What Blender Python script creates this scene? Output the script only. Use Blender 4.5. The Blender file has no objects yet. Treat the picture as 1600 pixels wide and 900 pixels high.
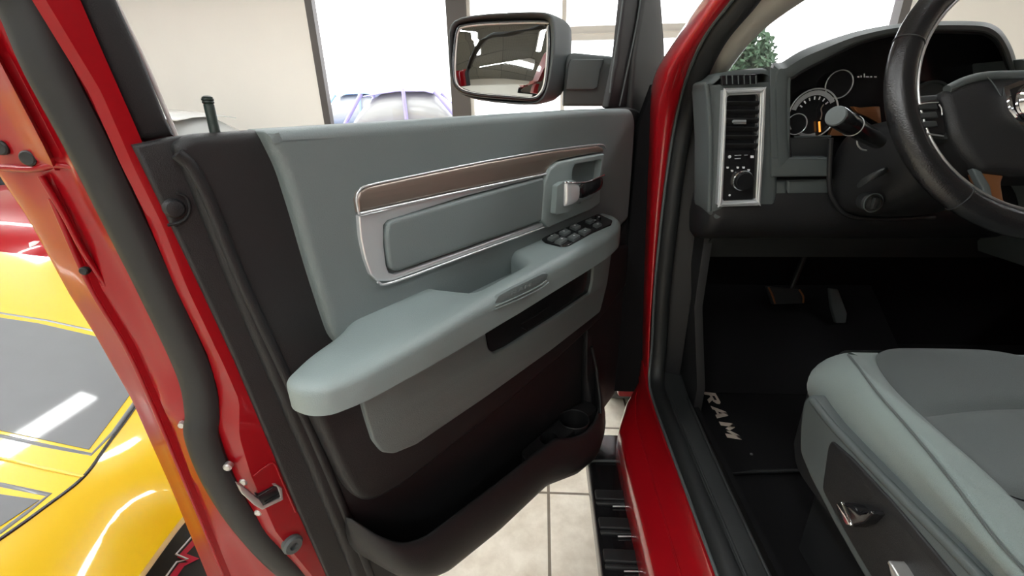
import bpy, bmesh, math, random
from mathutils import Vector as V, Matrix
import mathutils.geometry as mg
random.seed(4)
sc = bpy.context.scene
C = sc.collection
PI = math.pi
# ------------------------------------------------------------------ camera
F = 703.0
dn = V((34, 1730, 703)).normalized()          # truck "down" in camera axes
yy = V((48, -286.6, 703)).normalized()        # truck "forward" in camera axes
zz = -dn
xx = yy.cross(zz).normalized()
yy = zz.cross(xx).normalized()
EYE = V((0, 0, 1.38))
def ray(px, py):
    d = V((px - 800, py - 450, F))
    return V((xx.dot(d), yy.dot(d), zz.dot(d)))
cam_d = bpy.data.cameras.new('camera'); cam = bpy.data.objects.new('camera', cam_d); C.objects.link(cam)
cam_d.lens = 36 * F / 1600; cam_d.sensor_width = 36; cam_d.clip_start = .02; cam_d.clip_end = 200
def c2w(v): return V((xx.dot(v), yy.dot(v), zz.dot(v)))
r_, u_, b_ = c2w(V((1, 0, 0))), c2w(V((0, -1, 0))), c2w(V((0, 0, -1)))
cam.matrix_world = Matrix(((r_.x, u_.x, b_.x, EYE.x), (r_.y, u_.y, b_.y, EYE.y), (r_.z, u_.z, b_.z, EYE.z), (0, 0, 0, 1)))
sc.camera = cam
# real places of points seen along a sight line, on a known plane
def onp(px, py, p0, n):
    d = ray(px, py); return EYE + d * ((p0 - EYE).dot(n) / d.dot(n))
def uz(px, py, z): return onp(px, py, V((0, 0, z)), V((0, 0, 1)))
def uy(px, py, y): return onp(px, py, V((0, y, 0)), V((0, 1, 0)))
def ux(px, py, x): return onp(px, py, V((x, 0, 0)), V((1, 0, 0)))
# door frame: s runs along the open door from latch to hinge, n points to the cabin side
ang = math.radians(37)
P0 = V((-.382, .422, 0)); D = V((math.sin(ang), math.cos(ang), 0)); N = V((math.cos(ang), -math.sin(ang), 0)); Z = V((0, 0, 1))
def dw(s, z, n): return P0 + D * s + N * n + Z * z
def dt(px, py, n): return onp(px, py, P0 + N * n, N)
def T(pts, n): return [dt(a, b, n) for a, b in pts]
def dsz(px, py, n):
    p = dt(px, py, n) - P0; return p.dot(D), p.z
# ------------------------------------------------------------------ materials
def mat(name, col, rough=.5, metal=0, coat=0, bump=0, bscale=300, var=0, vscale=8, emit=None, estr=0, spec=.5, sheen=0):
    m = bpy.data.materials.new(name); m.use_nodes = True
    nt = m.node_tree; b = nt.nodes['Principled BSDF']
    b.inputs['Base Color'].default_value = (*col, 1); b.inputs['Roughness'].default_value = rough
    b.inputs['Metallic'].default_value = metal; b.inputs['Coat Weight'].default_value = coat
    b.inputs['Coat Roughness'].default_value = .04; b.inputs['Specular IOR Level'].default_value = spec
    b.inputs['Sheen Weight'].default_value = sheen
    tc = nt.nodes.new('ShaderNodeTexCoord')
    if bump:
        nz = nt.nodes.new('ShaderNodeTexNoise'); nz.inputs['Scale'].default_value = bscale; nz.inputs['Detail'].default_value = 3
        bp = nt.nodes.new('ShaderNodeBump'); bp.inputs['Strength'].default_value = bump; bp.inputs['Distance'].default_value = .002
        nt.links.new(tc.outputs['Object'], nz.inputs['Vector']); nt.links.new(nz.outputs['Fac'], bp.inputs['Height']); nt.links.new(bp.outputs['Normal'], b.inputs['Normal'])
    if var:
        nv = nt.nodes.new('ShaderNodeTexNoise'); nv.inputs['Scale'].default_value = vscale; nv.inputs['Detail'].default_value = 5
        mx = nt.nodes.new('ShaderNodeMix'); mx.data_type = 'RGBA'
        mx.inputs[6].default_value = (*[c * (1 - var) for c in col], 1); mx.inputs[7].default_value = (*[min(1, c * (1 + var)) for c in col], 1)
        nt.links.new(tc.outputs['Object'], nv.inputs['Vector']); nt.links.new(nv.outputs['Fac'], mx.inputs[0]); nt.links.new(mx.outputs[2], b.inputs['Base Color'])
    if emit:
        b.inputs['Emission Color'].default_value = (*emit, 1); b.inputs['Emission Strength'].default_value = estr
    return m
M = dict(
    black=mat('black grained plastic', (.0165, .0168, .0178), .48, bump=.25, bscale=900, spec=.38),
    dash=mat('dark grey dash plastic', (.024, .0265, .027), .55, bump=.2, bscale=900),
    dgrey=mat('charcoal soft plastic', (.080, .094, .094), .55, bump=.2, bscale=800),
    grey=mat('slate grey soft vinyl', (.152, .184, .186), .48, bump=.3, bscale=700, spec=.5),
    lgrey=mat('armrest grey vinyl', (.225, .275, .273), .45, bump=.3, bscale=700),
    cloth=mat('grey seat cloth', (.200, .245, .236), .9, bump=.6, bscale=1100, var=.06, vscale=14, sheen=.15),
    clothd=mat('dark grey seat cloth', (.078, .094, .092), .92, bump=.7, bscale=1300, var=.12, vscale=9, sheen=.15),
    carpet=mat('black carpet', (.012, .012, .013), .95, bump=.9, bscale=1500, spec=.1),
    rubber=mat('black rubber', (.015, .0165, .017), .55, bump=.15, bscale=60),
    red=mat('red car paint', (.36, .003, .008), .30, coat=1, spec=.5),
    redin=mat('red inner paint', (.27, .002, .006), .30, coat=.35, spec=.3),
    yellow=mat('yellow car paint', (.72, .47, .0), .3, coat=1),
    stripe=mat('graphite stripe film', (.125, .13, .135), .4, coat=.35, var=.18, vscale=6),
    silver=mat('satin silver trim', (.72, .75, .77), .26, metal=.55, coat=.5),
    chrome=mat('polished chrome', (.75, .76, .78), .08, metal=1),
    bronze=mat('brushed bronze trim', (.29, .24, .205), .36, metal=.65, coat=.35),
    wood=mat('copper brown trim', (.26, .105, .04), .35, metal=.4, coat=.5),  # also stands for orange reflections on the gauge panel and pedal
    gloss=mat('glossy black plastic', (.012, .012, .013), .16, spec=.6),
    leather=mat('black leather', (.014, .014, .015), .24, bump=.25, bscale=500, spec=.6),
    steel=mat('zinc steel', (.55, .55, .54), .35, metal=.8),
    mark=mat('white markings', (.75, .76, .78), .5),
    letter=mat('tan stitched lettering', (.50, .43, .36), .8),
    needle=mat('orange needle', (.9, .3, .05), .4, emit=(1, .35, .05), estr=.8),
    beige=mat('beige pillar trim', (.52, .50, .44), .6, bump=.2, bscale=600),
    headlin=mat('grey headliner', (.35, .35, .33), .9),
    wall=mat('cream wall paint', (.88, .84, .775), .85, bump=.1, bscale=80, var=.03, vscale=1.5),
    ceil=mat('grey ceiling panels', (.20, .20, .19), .8),
    frame=mat('dark aluminium frame', (.10, .09, .085), .45, metal=.3),
    wframe=mat('white painted frame', (.80, .78, .74), .5),
    lamp=mat('fluorescent tube', (1, 1, 1), .5, emit=(.97, 1, 1), estr=28),
    white=mat('white car paint', (.72, .72, .70), .3, coat=1),
    blue=mat('blue car paint', (.25, .42, .80), .3, coat=1),
    purple=mat('violet blue car paint', (.34, .30, .62), .3, coat=1),
    tyre=mat('tyre rubber', (.02, .02, .02), .8),
    cglass=mat('dark car glass', (.03, .035, .04), .05, spec=.8),
    pglass=mat('pale tinted car glass', (.42, .43, .42), .1, spec=.6),  # on the outdoor cars the paleness stands for overexposure
    leaf=mat('dark green leaves', (.03, .07, .03), .8),
    bark=mat('brown bark', (.07, .05, .035), .9),
    asphalt=mat('pale asphalt', (.32, .32, .33), .9, var=.1, vscale=2),
    pin=mat('dark green metal pin', (.02, .035, .03), .4, bump=.3, bscale=200),
    boardred=mat('red graphic stripe', (.5, .01, .05), .35),
)
def glassmat(name, tint=(1, 1, 1), fac=.06):
    m = bpy.data.materials.new(name); m.use_nodes = True; nt = m.node_tree; nt.nodes.remove(nt.nodes['Principled BSDF'])
    out = nt.nodes['Material Output']; tr = nt.nodes.new('ShaderNodeBsdfTransparent'); gl = nt.nodes.new('ShaderNodeBsdfGlossy'); mx = nt.nodes.new('ShaderNodeMixShader')
    lw = nt.nodes.new('ShaderNodeLayerWeight'); lw.inputs['Blend'].default_value = .5
    pw = nt.nodes.new('ShaderNodeMath'); pw.operation = 'POWER'; pw.inputs[1].default_value = 5
    fr = nt.nodes.new('ShaderNodeMath'); fr.operation = 'MULTIPLY_ADD'; fr.inputs[1].default_value = .6; fr.inputs[2].default_value = .035
    nt.links.new(lw.outputs['Facing'], pw.inputs[0]); nt.links.new(pw.outputs[0], fr.inputs[0])
    tr.inputs[0].default_value = (*tint, 1); gl.inputs['Roughness'].default_value = .02
    nt.links.new(fr.outputs[0], mx.inputs[0]); nt.links.new(tr.outputs[0], mx.inputs[1]); nt.links.new(gl.outputs[0], mx.inputs[2]); nt.links.new(mx.outputs[0], out.inputs[0])
    return m
M['glass'] = glassmat('clear glass')
def mirrormat():
    m = mat('mirror glass', (.46, .48, .48), .015, metal=1); return m
M['mirror'] = mirrormat()
def tilemat():
    m = mat('beige floor tile', (.6, .55, .45), .35, spec=.4); nt = m.node_tree; b = nt.nodes['Principled BSDF']
    tc = nt.nodes['Texture Coordinate']; mp = nt.nodes.new('ShaderNodeMapping'); mp.inputs['Location'].default_value = TILE_OFF
    br = nt.nodes.new('ShaderNodeTexBrick'); br.offset = 0; br.squash = 1
    br.inputs['Scale'].default_value = 1; br.inputs['Mortar Size'].default_value = .0055; br.inputs['Brick Width'].default_value = .385; br.inputs['Row Height'].default_value = .385
    br.inputs['Mortar Smooth'].default_value = .1; br.inputs['Bias'].default_value = 0
    br.inputs['Color1'].default_value = (.86, .81, .71, 1); br.inputs['Color2'].default_value = (.81, .755, .65, 1); br.inputs['Mortar'].default_value = (.22, .19, .15, 1)
    nz = nt.nodes.new('ShaderNodeTexNoise'); nz.inputs['Scale'].default_value = 9; nz.inputs['Detail'].default_value = 8; nz.inputs['Roughness'].default_value = .65
    rp = nt.nodes.new('ShaderNodeValToRGB'); rp.color_ramp.elements[0].position = .3; rp.color_ramp.elements[0].color = (.80, .76, .70, 1); rp.color_ramp.elements[1].position = .62; rp.color_ramp.elements[1].color = (1.06, 1.05, 1.03, 1)
    mx = nt.nodes.new('ShaderNodeMix'); mx.data_type = 'RGBA'; mx.blend_type = 'MULTIPLY'; mx.inputs[0].default_value = 1
    nt.links.new(tc.outputs['Object'], mp.inputs[0]); nt.links.new(mp.outputs[0], br.inputs['Vector']); nt.links.new(tc.outputs['Object'], nz.inputs['Vector'])
    nt.links.new(nz.outputs['Fac'], rp.inputs[0]); nt.links.new(br.outputs['Color'], mx.inputs[6]); nt.links.new(rp.outputs[0], mx.inputs[7]); nt.links.new(mx.outputs[2], b.inputs['Base Color'])
    bp = nt.nodes.new('ShaderNodeBump'); bp.inputs['Strength'].default_value = .5; bp.inputs['Distance'].default_value = .003; bp.invert = True
    nt.links.new(br.outputs['Fac'], bp.inputs['Height']); nt.links.new(bp.outputs['Normal'], b.inputs['Normal'])
    return m
q = uz(857, 770, 0)
TILE_OFF = (-q.x, -q.y, 0)
M['tile'] = tilemat()
def ceilmat():
    m = M['ceil']; nt = m.node_tree; b = nt.nodes['Principled BSDF']; tc = nt.nodes['Texture Coordinate']
    br = nt.nodes.new('ShaderNodeTexBrick'); br.offset = 0; br.inputs['Scale'].default_value = 1; br.inputs['Mortar Size'].default_value = .012; br.inputs['Brick Width'].default_value = 1.2; br.inputs['Row Height'].default_value = .6
    br.inputs['Color1'].default_value = (.20, .195, .17, 1); br.inputs['Color2'].default_value = (.15, .147, .135, 1); br.inputs['Mortar'].default_value = (.05, .05, .05, 1)
    vo = nt.nodes.new('ShaderNodeTexVoronoi'); vo.inputs['Scale'].default_value = 26; vo.inputs['Randomness'].default_value = 0
    rp = nt.nodes.new('ShaderNodeValToRGB'); rp.color_ramp.elements[0].position = .22; rp.color_ramp.elements[0].color = (.25, .25, .25, 1); rp.color_ramp.elements[1].position = .3; rp.color_ramp.elements[1].color = (1, 1, 1, 1)
    mx = nt.nodes.new('ShaderNodeMix'); mx.data_type = 'RGBA'; mx.blend_type = 'MULTIPLY'; mx.inputs[0].default_value = 1
    nt.links.new(tc.outputs['Object'], br.inputs['Vector']); nt.links.new(tc.outputs['Object'], vo.inputs['Vector']); nt.links.new(vo.outputs['Distance'], rp.inputs[0])
    nt.links.new(br.outputs['Color'], mx.inputs[6]); nt.links.new(rp.outputs[0], mx.inputs[7]); nt.links.new(mx.outputs[2], b.inputs['Base Color'])
ceilmat()
# ------------------------------------------------------------------ geometry makers: each returns (verts, faces)
def catmull(pts, k=6, closed=False):
    pts = [V(p) for p in pts]; n = len(pts); out = []
    rng = range(n if closed else n - 1)
    for i in rng:
        p1, p2 = pts[i], pts[(i + 1) % n]
        p0 = pts[i - 1] if (closed or i > 0) else p1 * 2 - p2
        p3 = pts[(i + 2) % n] if (closed or i + 2 < n) else p2 * 2 - p1
        for j in range(k):
            t = j / k
            out.append(.5 * ((2 * p1) + (p2 - p0) * t + (2 * p0 - 5 * p1 + 4 * p2 - p3) * t * t + (3 * p1 - p0 - 3 * p2 + p3) * t ** 3))
    if not closed: out.append(pts[-1])
    return out
def fillet(pts, r, k=4):
    pts = [V(p) for p in pts]; n = len(pts); out = []
    for i in range(n):
        p, a, b = pts[i], pts[i - 1], pts[(i + 1) % n]
        ri = r[i] if isinstance(r, (list, tuple)) else r
        la, lb = (a - p).length, (b - p).length
        d = min(ri, .45 * la, .45 * lb)
        if d < 1e-5: out.append(p); continue
        q0, q2 = p + (a - p).normalized() * d, p + (b - p).normalized() * d
        for j in range(k + 1):
            t = j / k; out.append(q0 * (1 - t) ** 2 + p * 2 * t * (1 - t) + q2 * t * t)
    return out
def newell(pts):
    n = V((0, 0, 0))
    for i, p in enumerate(pts):
        q = pts[(i + 1) % len(pts)]
        n += V(((p.y - q.y) * (p.z + q.z), (p.z - q.z) * (p.x + q.x), (p.x - q.x) * (p.y + q.y)))
    return n.normalized()
def plate(pts, back, bev=.003, r=0, seg=3, smooth=0, closed_back=True):
    """slab: front outline pts, thickness vector back, rounded front rim"""
    pts = [V(p) for p in pts]
    if smooth: pts = catmull(pts, smooth, True)
    if r: pts = fillet(pts, r)
    cl = []
    for p in pts:
        if not cl or (p - cl[-1]).length > 2e-4: cl.append(p)
    if (cl[0] - cl[-1]).length < 2e-4: cl.pop()
    pts = cl; n = len(pts); back = V(back)
    nn = newell(pts)
    if nn.dot(back) > 0: pts.reverse(); nn = newell(pts)
    ins = []
    for i in range(n):
        a, b = pts[i] - pts[i - 1], pts[(i + 1) % n] - pts[i]
        t = nn.cross(a).normalized() + nn.cross(b).normalized()
        if t.length < 1e-4: t = nn.cross(a)
        t.normalize(); c = max(.5, t.dot(nn.cross(a).normalized())); ins.append(t / c)
    rings = []
    bd = back.normalized()
    rings.append([p + back for p in pts])
    if bev > 0:
        for k in range(seg + 1):
            th = (k / seg) * PI / 2
            rings.append([pts[i] + ins[i] * bev * (1 - math.cos(th)) + bd * bev * (1 - math.sin(th)) for i in range(n)])
    else: rings.append(pts)
    vs = [v for rg in rings for v in rg]; fs = []
    for k in range(len(rings) - 1):
        for i in range(n):
            j = (i + 1) % n; fs.append((k * n + i, k * n + j, (k + 1) * n + j, (k + 1) * n + i))
    def cap(rg, off, flip):
        for t in mg.tessellate_polygon([rg]):
            fs.append(tuple(off + x for x in (t if not flip else t[::-1])))
    cap(rings[-1], (len(rings) - 1) * n, False)
    if closed_back: cap(rings[0], 0, True)
    return vs, fs
def ringplate(outer, inner, back, bev=0):
    o, i2 = [V(p) for p in outer], [V(p) for p in inner]; n = len(o); back = V(back)
    vs = o + i2 + [p + back for p in o] + [p + back for p in i2]; fs = []
    for a in range(n):
        b = (a + 1) % n
        fs += [(a, b, n + b, n + a), (2 * n + a, 3 * n + a, 3 * n + b, 2 * n + b), (a, 2 * n + a, 2 * n + b, b), (n + a, n + b, 3 * n + b, 3 * n + a)]
    return vs, fs
def tube(path, r, n=12, closed=False, k=5, ry=None, upv=None, caps=True, smooth=True):
    path = catmull(path, k, closed) if smooth else [V(p) for p in path]
    m = len(path); vs = []; fs = []
    rf = r if callable(r) else (lambda t: r)
    t0 = None; nrm = None
    for i, p in enumerate(path):
        a = path[i - 1] if (i > 0 or closed) else p; b = path[(i + 1) % m] if (i < m - 1 or closed) else p
        t = (b - a).normalized()
        if nrm is None:
            nrm = V(upv) if upv is not None else t.orthogonal()
        if upv is not None: nrm = V(upv)
        nrm = (nrm - t * nrm.dot(t)).normalized(); bi = t.cross(nrm)
        rr = rf(i / max(1, m - 1)); r2 = ry if ry else rr
        for j in range(n):
            an = 2 * PI * j / n; vs.append(p + nrm * (r2 * math.cos(an)) + bi * (rr * math.sin(an)))
    for i in range(m if closed else m - 1):
        for j in range(n):
            a, b = i * n + j, i * n + (j + 1) % n; c, d = ((i + 1) % m) * n + (j + 1) % n, ((i + 1) % m) * n + j
            fs.append((a, b, c, d))
    if caps and not closed: fs += [tuple(range(n))[::-1], tuple((m - 1) * n + j for j in range(n))]
    return vs, fs
def lathe(prof, org, axis, n=24, flat=None, cap=True):
    ax = V(axis).normalized(); u = ax.orthogonal().normalized() if flat is None else V(flat).normalized(); w = ax.cross(u); org = V(org)
    vs = []; fs = []; m = len(prof)
    for r, h in prof:
        for j in range(n):
            a = 2 * PI * j / n; vs.append(org + ax * h + (u * math.cos(a) + w * math.sin(a)) * max(r, 1e-5))
    for i in range(m - 1):
        for j in range(n): fs.append((i * n + j, i * n + (j + 1) % n, (i + 1) * n + (j + 1) % n, (i + 1) * n + j))
    if cap: fs += [tuple(range(n))[::-1], tuple((m - 1) * n + j for j in range(n))]
    return vs, fs
def loft(rings, cap=True, closed=True):
    n = len(rings[0]); vs = [V(p) for rg in rings for p in rg]; fs = []
    for i in range(len(rings) - 1):
        for j in range(n if closed else n - 1):
            k = (j + 1) % n; fs.append((i * n + j, i * n + k, (i + 1) * n + k, (i + 1) * n + j))
    if cap and closed: fs += [tuple(range(n))[::-1], tuple((len(rings) - 1) * n + j for j in range(n))]
    return vs, fs
def box(a, b, bev=0):
    a, b = V(a), V(b)
    lo = V([min(x, y) for x, y in zip(a, b)]); hi = V([max(x, y) for x, y in zip(a, b)])
    if bev: return plate([(lo.x, lo.y, hi.z), (hi.x, lo.y, hi.z), (hi.x, hi.y, hi.z), (lo.x, hi.y, hi.z)], (0, 0, lo.z - hi.z), bev, r=bev * 1.2)
    vs = [V((x, y, z)) for z in (lo.z, hi.z) for y in (lo.y, hi.y) for x in (lo.x, hi.x)]
    return vs, [(0, 2, 3, 1), (4, 5, 7, 6), (0, 1, 5, 4), (2, 6, 7, 3), (0, 4, 6, 2), (1, 3, 7, 5)]
def rot_geo(g, Mx): return [Mx @ V(v) for v in g[0]], g[1]
WLOC = {}
def mk(name, geos, m, parent=None, sub=0, sol=0, sharp=35, loc=None, kind=None, recalc=True):
    """one mesh object from one or more (verts, faces[, material key]) pieces"""
    if isinstance(geos, tuple): geos = [geos]
    bm = bmesh.new(); mats = [m]
    for g in geos:
        mi = 0
        if len(g) > 2:
            if g[2] not in mats: mats.append(g[2])
            mi = mats.index(g[2])
        bv = [bm.verts.new(v) for v in g[0]]
        for f in g[1]:
            try: fc = bm.faces.new([bv[i] for i in f]); fc.material_index = mi; fc.smooth = True
            except ValueError: pass
    bmesh.ops.remove_doubles(bm, verts=bm.verts, dist=1e-6)
    if recalc: bmesh.ops.recalc_face_normals(bm, faces=bm.faces)
    lo = V([min(v.co[i] for v in bm.verts) for i in range(3)]); hi = V([max(v.co[i] for v in bm.verts) for i in range(3)])
    cen = V(loc) if loc is not None else (lo + hi) / 2
    if parent is None and loc is None: cen.z = lo.z
    for v in bm.verts: v.co -= cen
    me = bpy.data.meshes.new(name); bm.to_mesh(me); bm.free()
    for x in mats: me.materials.append(M[x])
    if not sub: me.set_sharp_from_angle(angle=math.radians(sharp))
    o = bpy.data.objects.new(name, me); C.objects.link(o)
    WLOC[o.name] = cen
    if parent is not None:
        o.parent = parent; o.location = cen - WLOC[parent.name]
    else: o.location = cen
    if sol:
        s = o.modifiers.new('solidify', 'SOLIDIFY'); s.thickness = sol; s.offset = 0
    if sub:
        s = o.modifiers.new('subsurf', 'SUBSURF'); s.levels = sub; s.render_levels = sub
    if kind: o['kind'] = kind
    return o
def thing(name, label, cat, loc, group=None):
    o = bpy.data.objects.new(name, None); C.objects.link(o); o.location = loc; o.empty_display_size = .1; WLOC[o.name] = V(loc)
    o['label'] = label; o['category'] = cat
    if group: o['group'] = group
    return o
def tag(o, label, cat=None, group=None):
    o['label'] = label
    if cat: o['category'] = cat
    if group: o['group'] = group
    return o
def carve(o, geos):
    """cut real recesses into o"""
    for g in geos:
        bm = bmesh.new(); bv = [bm.verts.new(v) for v in g[0]]
        for f in g[1]:
            try: bm.faces.new([bv[i] for i in f])
            except ValueError: pass
        bmesh.ops.remove_doubles(bm, verts=bm.verts, dist=1e-6); bmesh.ops.recalc_face_normals(bm, faces=bm.faces)
        me = bpy.data.meshes.new('cut'); bm.to_mesh(me); bm.free()
        c = bpy.data.objects.new('cut', me); C.objects.link(c)
        # bring cutter into o's world frame
        md = o.modifiers.new('cut', 'BOOLEAN'); md.operation = 'DIFFERENCE'; md.object = c; md.solver = 'EXACT'
        bpy.context.view_layer.update()
        ev = o.evaluated_get(bpy.context.evaluated_depsgraph_get()); nm = bpy.data.meshes.new_from_object(ev)
        o.modifiers.remove(md); old = o.data; o.data = nm; bpy.data.meshes.remove(old); bpy.data.objects.remove(c); bpy.data.meshes.remove(me)
        o.data.set_sharp_from_angle(angle=math.radians(35))
def block_ram(org, ux_, uy_, w, h, dz_=.0006, shear=.22):
    ux_, uy_ = V(ux_).normalized(), V(uy_).normalized(); nz = ux_.cross(uy_)
    R_ = [[(0, 0), (.27, 0), (.27, 1), (0, 1)], [(.27, .80), (.80, .80), (.80, 1), (.27, 1)], [(.27, .40), (.74, .40), (.80, .58), (.27, .58)], [(.66, .58), (.80, .40), (.98, .62), (.98, .84), (.80, 1), (.66, .82)], [(.40, .42), (.70, .42), (1.02, 0), (.72, 0)]]
    A_ = [[(0, 0), (.27, 0), (.62, 1), (.34, 1)], [(.38, 1), (.66, 1), (1, 0), (.73, 0)], [(.22, .18), (.78, .18), (.72, .36), (.28, .36)]]
    M_ = [[(0, 0), (.24, 0), (.24, 1), (0, 1)], [(.76, 0), (1, 0), (1, 1), (.76, 1)], [(.0, 1), (.26, 1), (.62, .22), (.42, .22)], [(1, 1), (.74, 1), (.40, .22), (.60, .22)]]
    vs, fs = [], []; gap = .07; lw = (1 - 2 * gap) / 3.15
    x0 = 0
    for L, k in ((R_, 1), (A_, 1.0), (M_, 1.15)):
        for q in L:
            i = len(vs)
            for top in (1, 0):
                for a, b in q:
                    a2 = x0 + a * lw * k + (b - .5) * shear * h / w * .8
                    vs.append(V(org) + ux_ * (a2 * w) + uy_ * (b * h) + nz * (dz_ * top))
            n = len(q); fs.append(tuple(range(i, i + n))); fs += [(i + j, i + n + j, i + n + (j + 1) % n, i + (j + 1) % n) for j in range(n)]
        x0 += lw * k + gap
    return vs, fs
def text_geo(s, org, ux_, uy_, h, ext=.0004, shear=0, w=None, weight=0):
    cu = bpy.data.curves.new('t', 'FONT'); cu.body = s; cu.size = 1; cu.extrude = ext / h; cu.shear = shear; cu.offset = weight
    o = bpy.data.objects.new('t', cu); C.objects.link(o); bpy.context.view_layer.update()
    me = bpy.data.meshes.new_from_object(o.evaluated_get(bpy.context.evaluated_depsgraph_get()))
    xs = [v.co.x for v in me.vertices]; ys = [v.co.y for v in me.vertices]
    x0, x1, y0, y1 = min(xs), max(xs), min(ys), max(ys)
    ux_, uy_ = V(ux_).normalized(), V(uy_).normalized(); nz = ux_.cross(uy_)
    sy = h / (y1 - y0); sx = (w / (x1 - x0)) if w else sy
    vs = [V(org) + ux_ * ((v.co.x - x0) * sx) + uy_ * ((v.co.y - y0) * sy) + nz * (v.co.z * h + ext) for v in me.vertices]
    fs = [tuple(p.vertices) for p in me.polygons]
    bpy.data.objects.remove(o); bpy.data.curves.remove(cu); bpy.data.meshes.remove(me)
    return vs, fs
def T2(pts, ns, n): return [dt(a, b, ns) + N * (n - ns) for a, b in pts]
def each(name, geos, m, parent):
    for g in geos: mk(name, [g], m, parent)
def curve_s(pts, n):
    """traced rear-edge curve -> function s(z) on the plane n"""
    q = sorted([dsz(a, b, n)[::-1] for a, b in pts])
    def f(z):
        if z <= q[0][0]: i = 0
        elif z >= q[-1][0]: i = len(q) - 2
        else: i = max(k for k in range(len(q) - 1) if q[k][0] <= z)
        (z0, s0), (z1, s1) = q[i], q[i + 1]
        return s0 + (s1 - s0) * (z - z0) / (z1 - z0)
    return f
# ================================================================== THE PICKUP TRUCK
truck = thing('pickup_truck', 'red pickup truck with its front door swung open, grey cloth seat and black dash inside', 'truck', (1.2, .6, 0))
# ---- front door: red pressed shell
cA = curve_s([(205, 228), (250, 320), (312, 450), (375, 585), (430, 720), (480, 835), (507, 895)], 0)
cB = curve_s([(80, 30), (150, 145), (200, 260), (245, 350), (285, 450), (345, 575), (367, 625), (367, 680), (385, 740), (425, 830), (475, 890)], -.012)
cR = curve_s([(67, 0), (120, 120), (185, 240), (272, 450), (320, 550), (332, 610), (330, 660), (360, 745), (410, 835), (480, 895)], -.034)
cL = curve_s([(0, 15), (42, 110), (100, 230), (150, 330), (220, 450), (280, 580), (295, 645), (295, 680), (320, 755), (370, 820), (430, 890)], -.060)
cM = curve_s([(-30, 0), (90, 230), (200, 441), (240, 530), (262, 580), (265, 635), (300, 700), (335, 790), (400, 890)], -.075)
cG = curve_s([(-90, -20), (64, 271), (94, 331), (125, 392), (145, 450), (200, 540), (250, 650), (300, 775), (350, 895)], -.105)
cO = curve_s([(-110, 60), (0, 269), (49, 342), (113, 460), (151, 520), (210, 625), (270, 760), (325, 895)], -.150)
cF = curve_s([(112, -18), (120, 0), (160, 92), (206, 195), (219, 226)], -.006)
def rearrow(z):
    a, b, r, l, m, g, o = (c(z) for c in (cA, cB, cR, cL, cM, cG, cO))
    if z > 1.345: a = cF(z)
    b = min(b, a - .006)
    l = min(l, r - .004); m = min(m, l - .002); g = min(g, m - .004); o = min(o, g - .006)
    hi = 1 / (1 + math.exp(-(z - 1.335) * 160))      # the waist step of the pressing
    return [(a + (.03 if z < 1.345 else .002), -.0045), (a, -.0045), (b + .003, -.006), (b, -.011), (b - .004, -.017), (r, -.036), ((r + l) / 2, -.05), (l, -.060),
            (m, -.074), (m - .006, -.084 + .006 * hi), ((m + g) / 2, -.09 + .02 * hi), (g + .006, -.100 + .022 * hi), (g, -.100), (g - .005, -.110), ((g + o) / 2, -.128), (o, -.148), (o - .002, -.156), (o + .006, -.163), (o + .10, -.165)]
zs = [.44 + .012 * i for i in range(117)]
rear = loft([[dw(s, z, n) for s, n in rearrow(z)] for z in zs], closed=False)
skin = plate([dw(.0, .50, -.150), dw(.96, .50, -.150), dw(1.10, .62, -.150), dw(1.10, 1.31, -.150), dw(.0, 1.31, -.150)], -N * .02, .006, r=.03)
core = plate([dw(.02, .50, -.03), (dw(1.0, .50, -.03)), dw(1.07, .62, -.03), dw(1.07, 1.325, -.03), dw(.02, 1.325, -.03)], -N * .115, .012, r=.02)
door = mk('front_door', [rear, skin, core], 'redin', truck)
tag(door, 'red inner shell of the open door')
# pressed ribs and ledge of the end face
mk('door_rib', [tube([dw(cG(z) - .001, z, -.104) for z in (.50, .7, .9, 1.1, 1.2, 1.3)], .0035)], 'redin', door)
mk('door_rib', [tube([dt(64, 275, -.098), dt(100, 335, -.095), dt(130, 392, -.095), dt(166, 446, -.098)], .003)], 'redin', door)
mk('door_ledge', [tube([dt(4, 262, -.140), dt(52, 264, -.108), dt(90, 258, -.083), dt(120, 262, -.068)], .0035)], 'redin', door)
mk('door_ledge', [tube([dt(160, 444, -.100), dt(178, 428, -.09), dt(198, 426, -.08), dt(204, 440, -.074)], .003)], 'redin', door)
def disc(px, py, n, r, h, m, nm, ax=None):
    o = dt(px, py, n); ax = ax or (N * .75 - D * .66)
    return mk(nm, lathe([(r, -.004), (r, h * .6), (r * .8, h), (r * .3, h * .8)], o, ax), m, door)
for px, py, n, r in ((45, 247, -.104, .0075), (2, 231, -.13, .007), (132, 423, -.100, .0045)): disc(px, py, n, r, .003, 'rubber', 'rubber_plug')
# weatherstrip round the door
ws = [(-125, -210), (-45, -75), (30, 0), (78, 110), (140, 230), (188, 330), (246, 450), (304, 580), (317, 645), (316, 682), (342, 750), (388, 822), (452, 890), (540, 950)]
mk('weatherstrip', [tube(T(ws, -.040), .0195, ry=.012, upv=N * .8 - D * .6, k=8, n=14), tube([p + (D * .9 + N * .44) * .0165 for p in T(ws, -.041)], .0035)], 'rubber', door)
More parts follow.
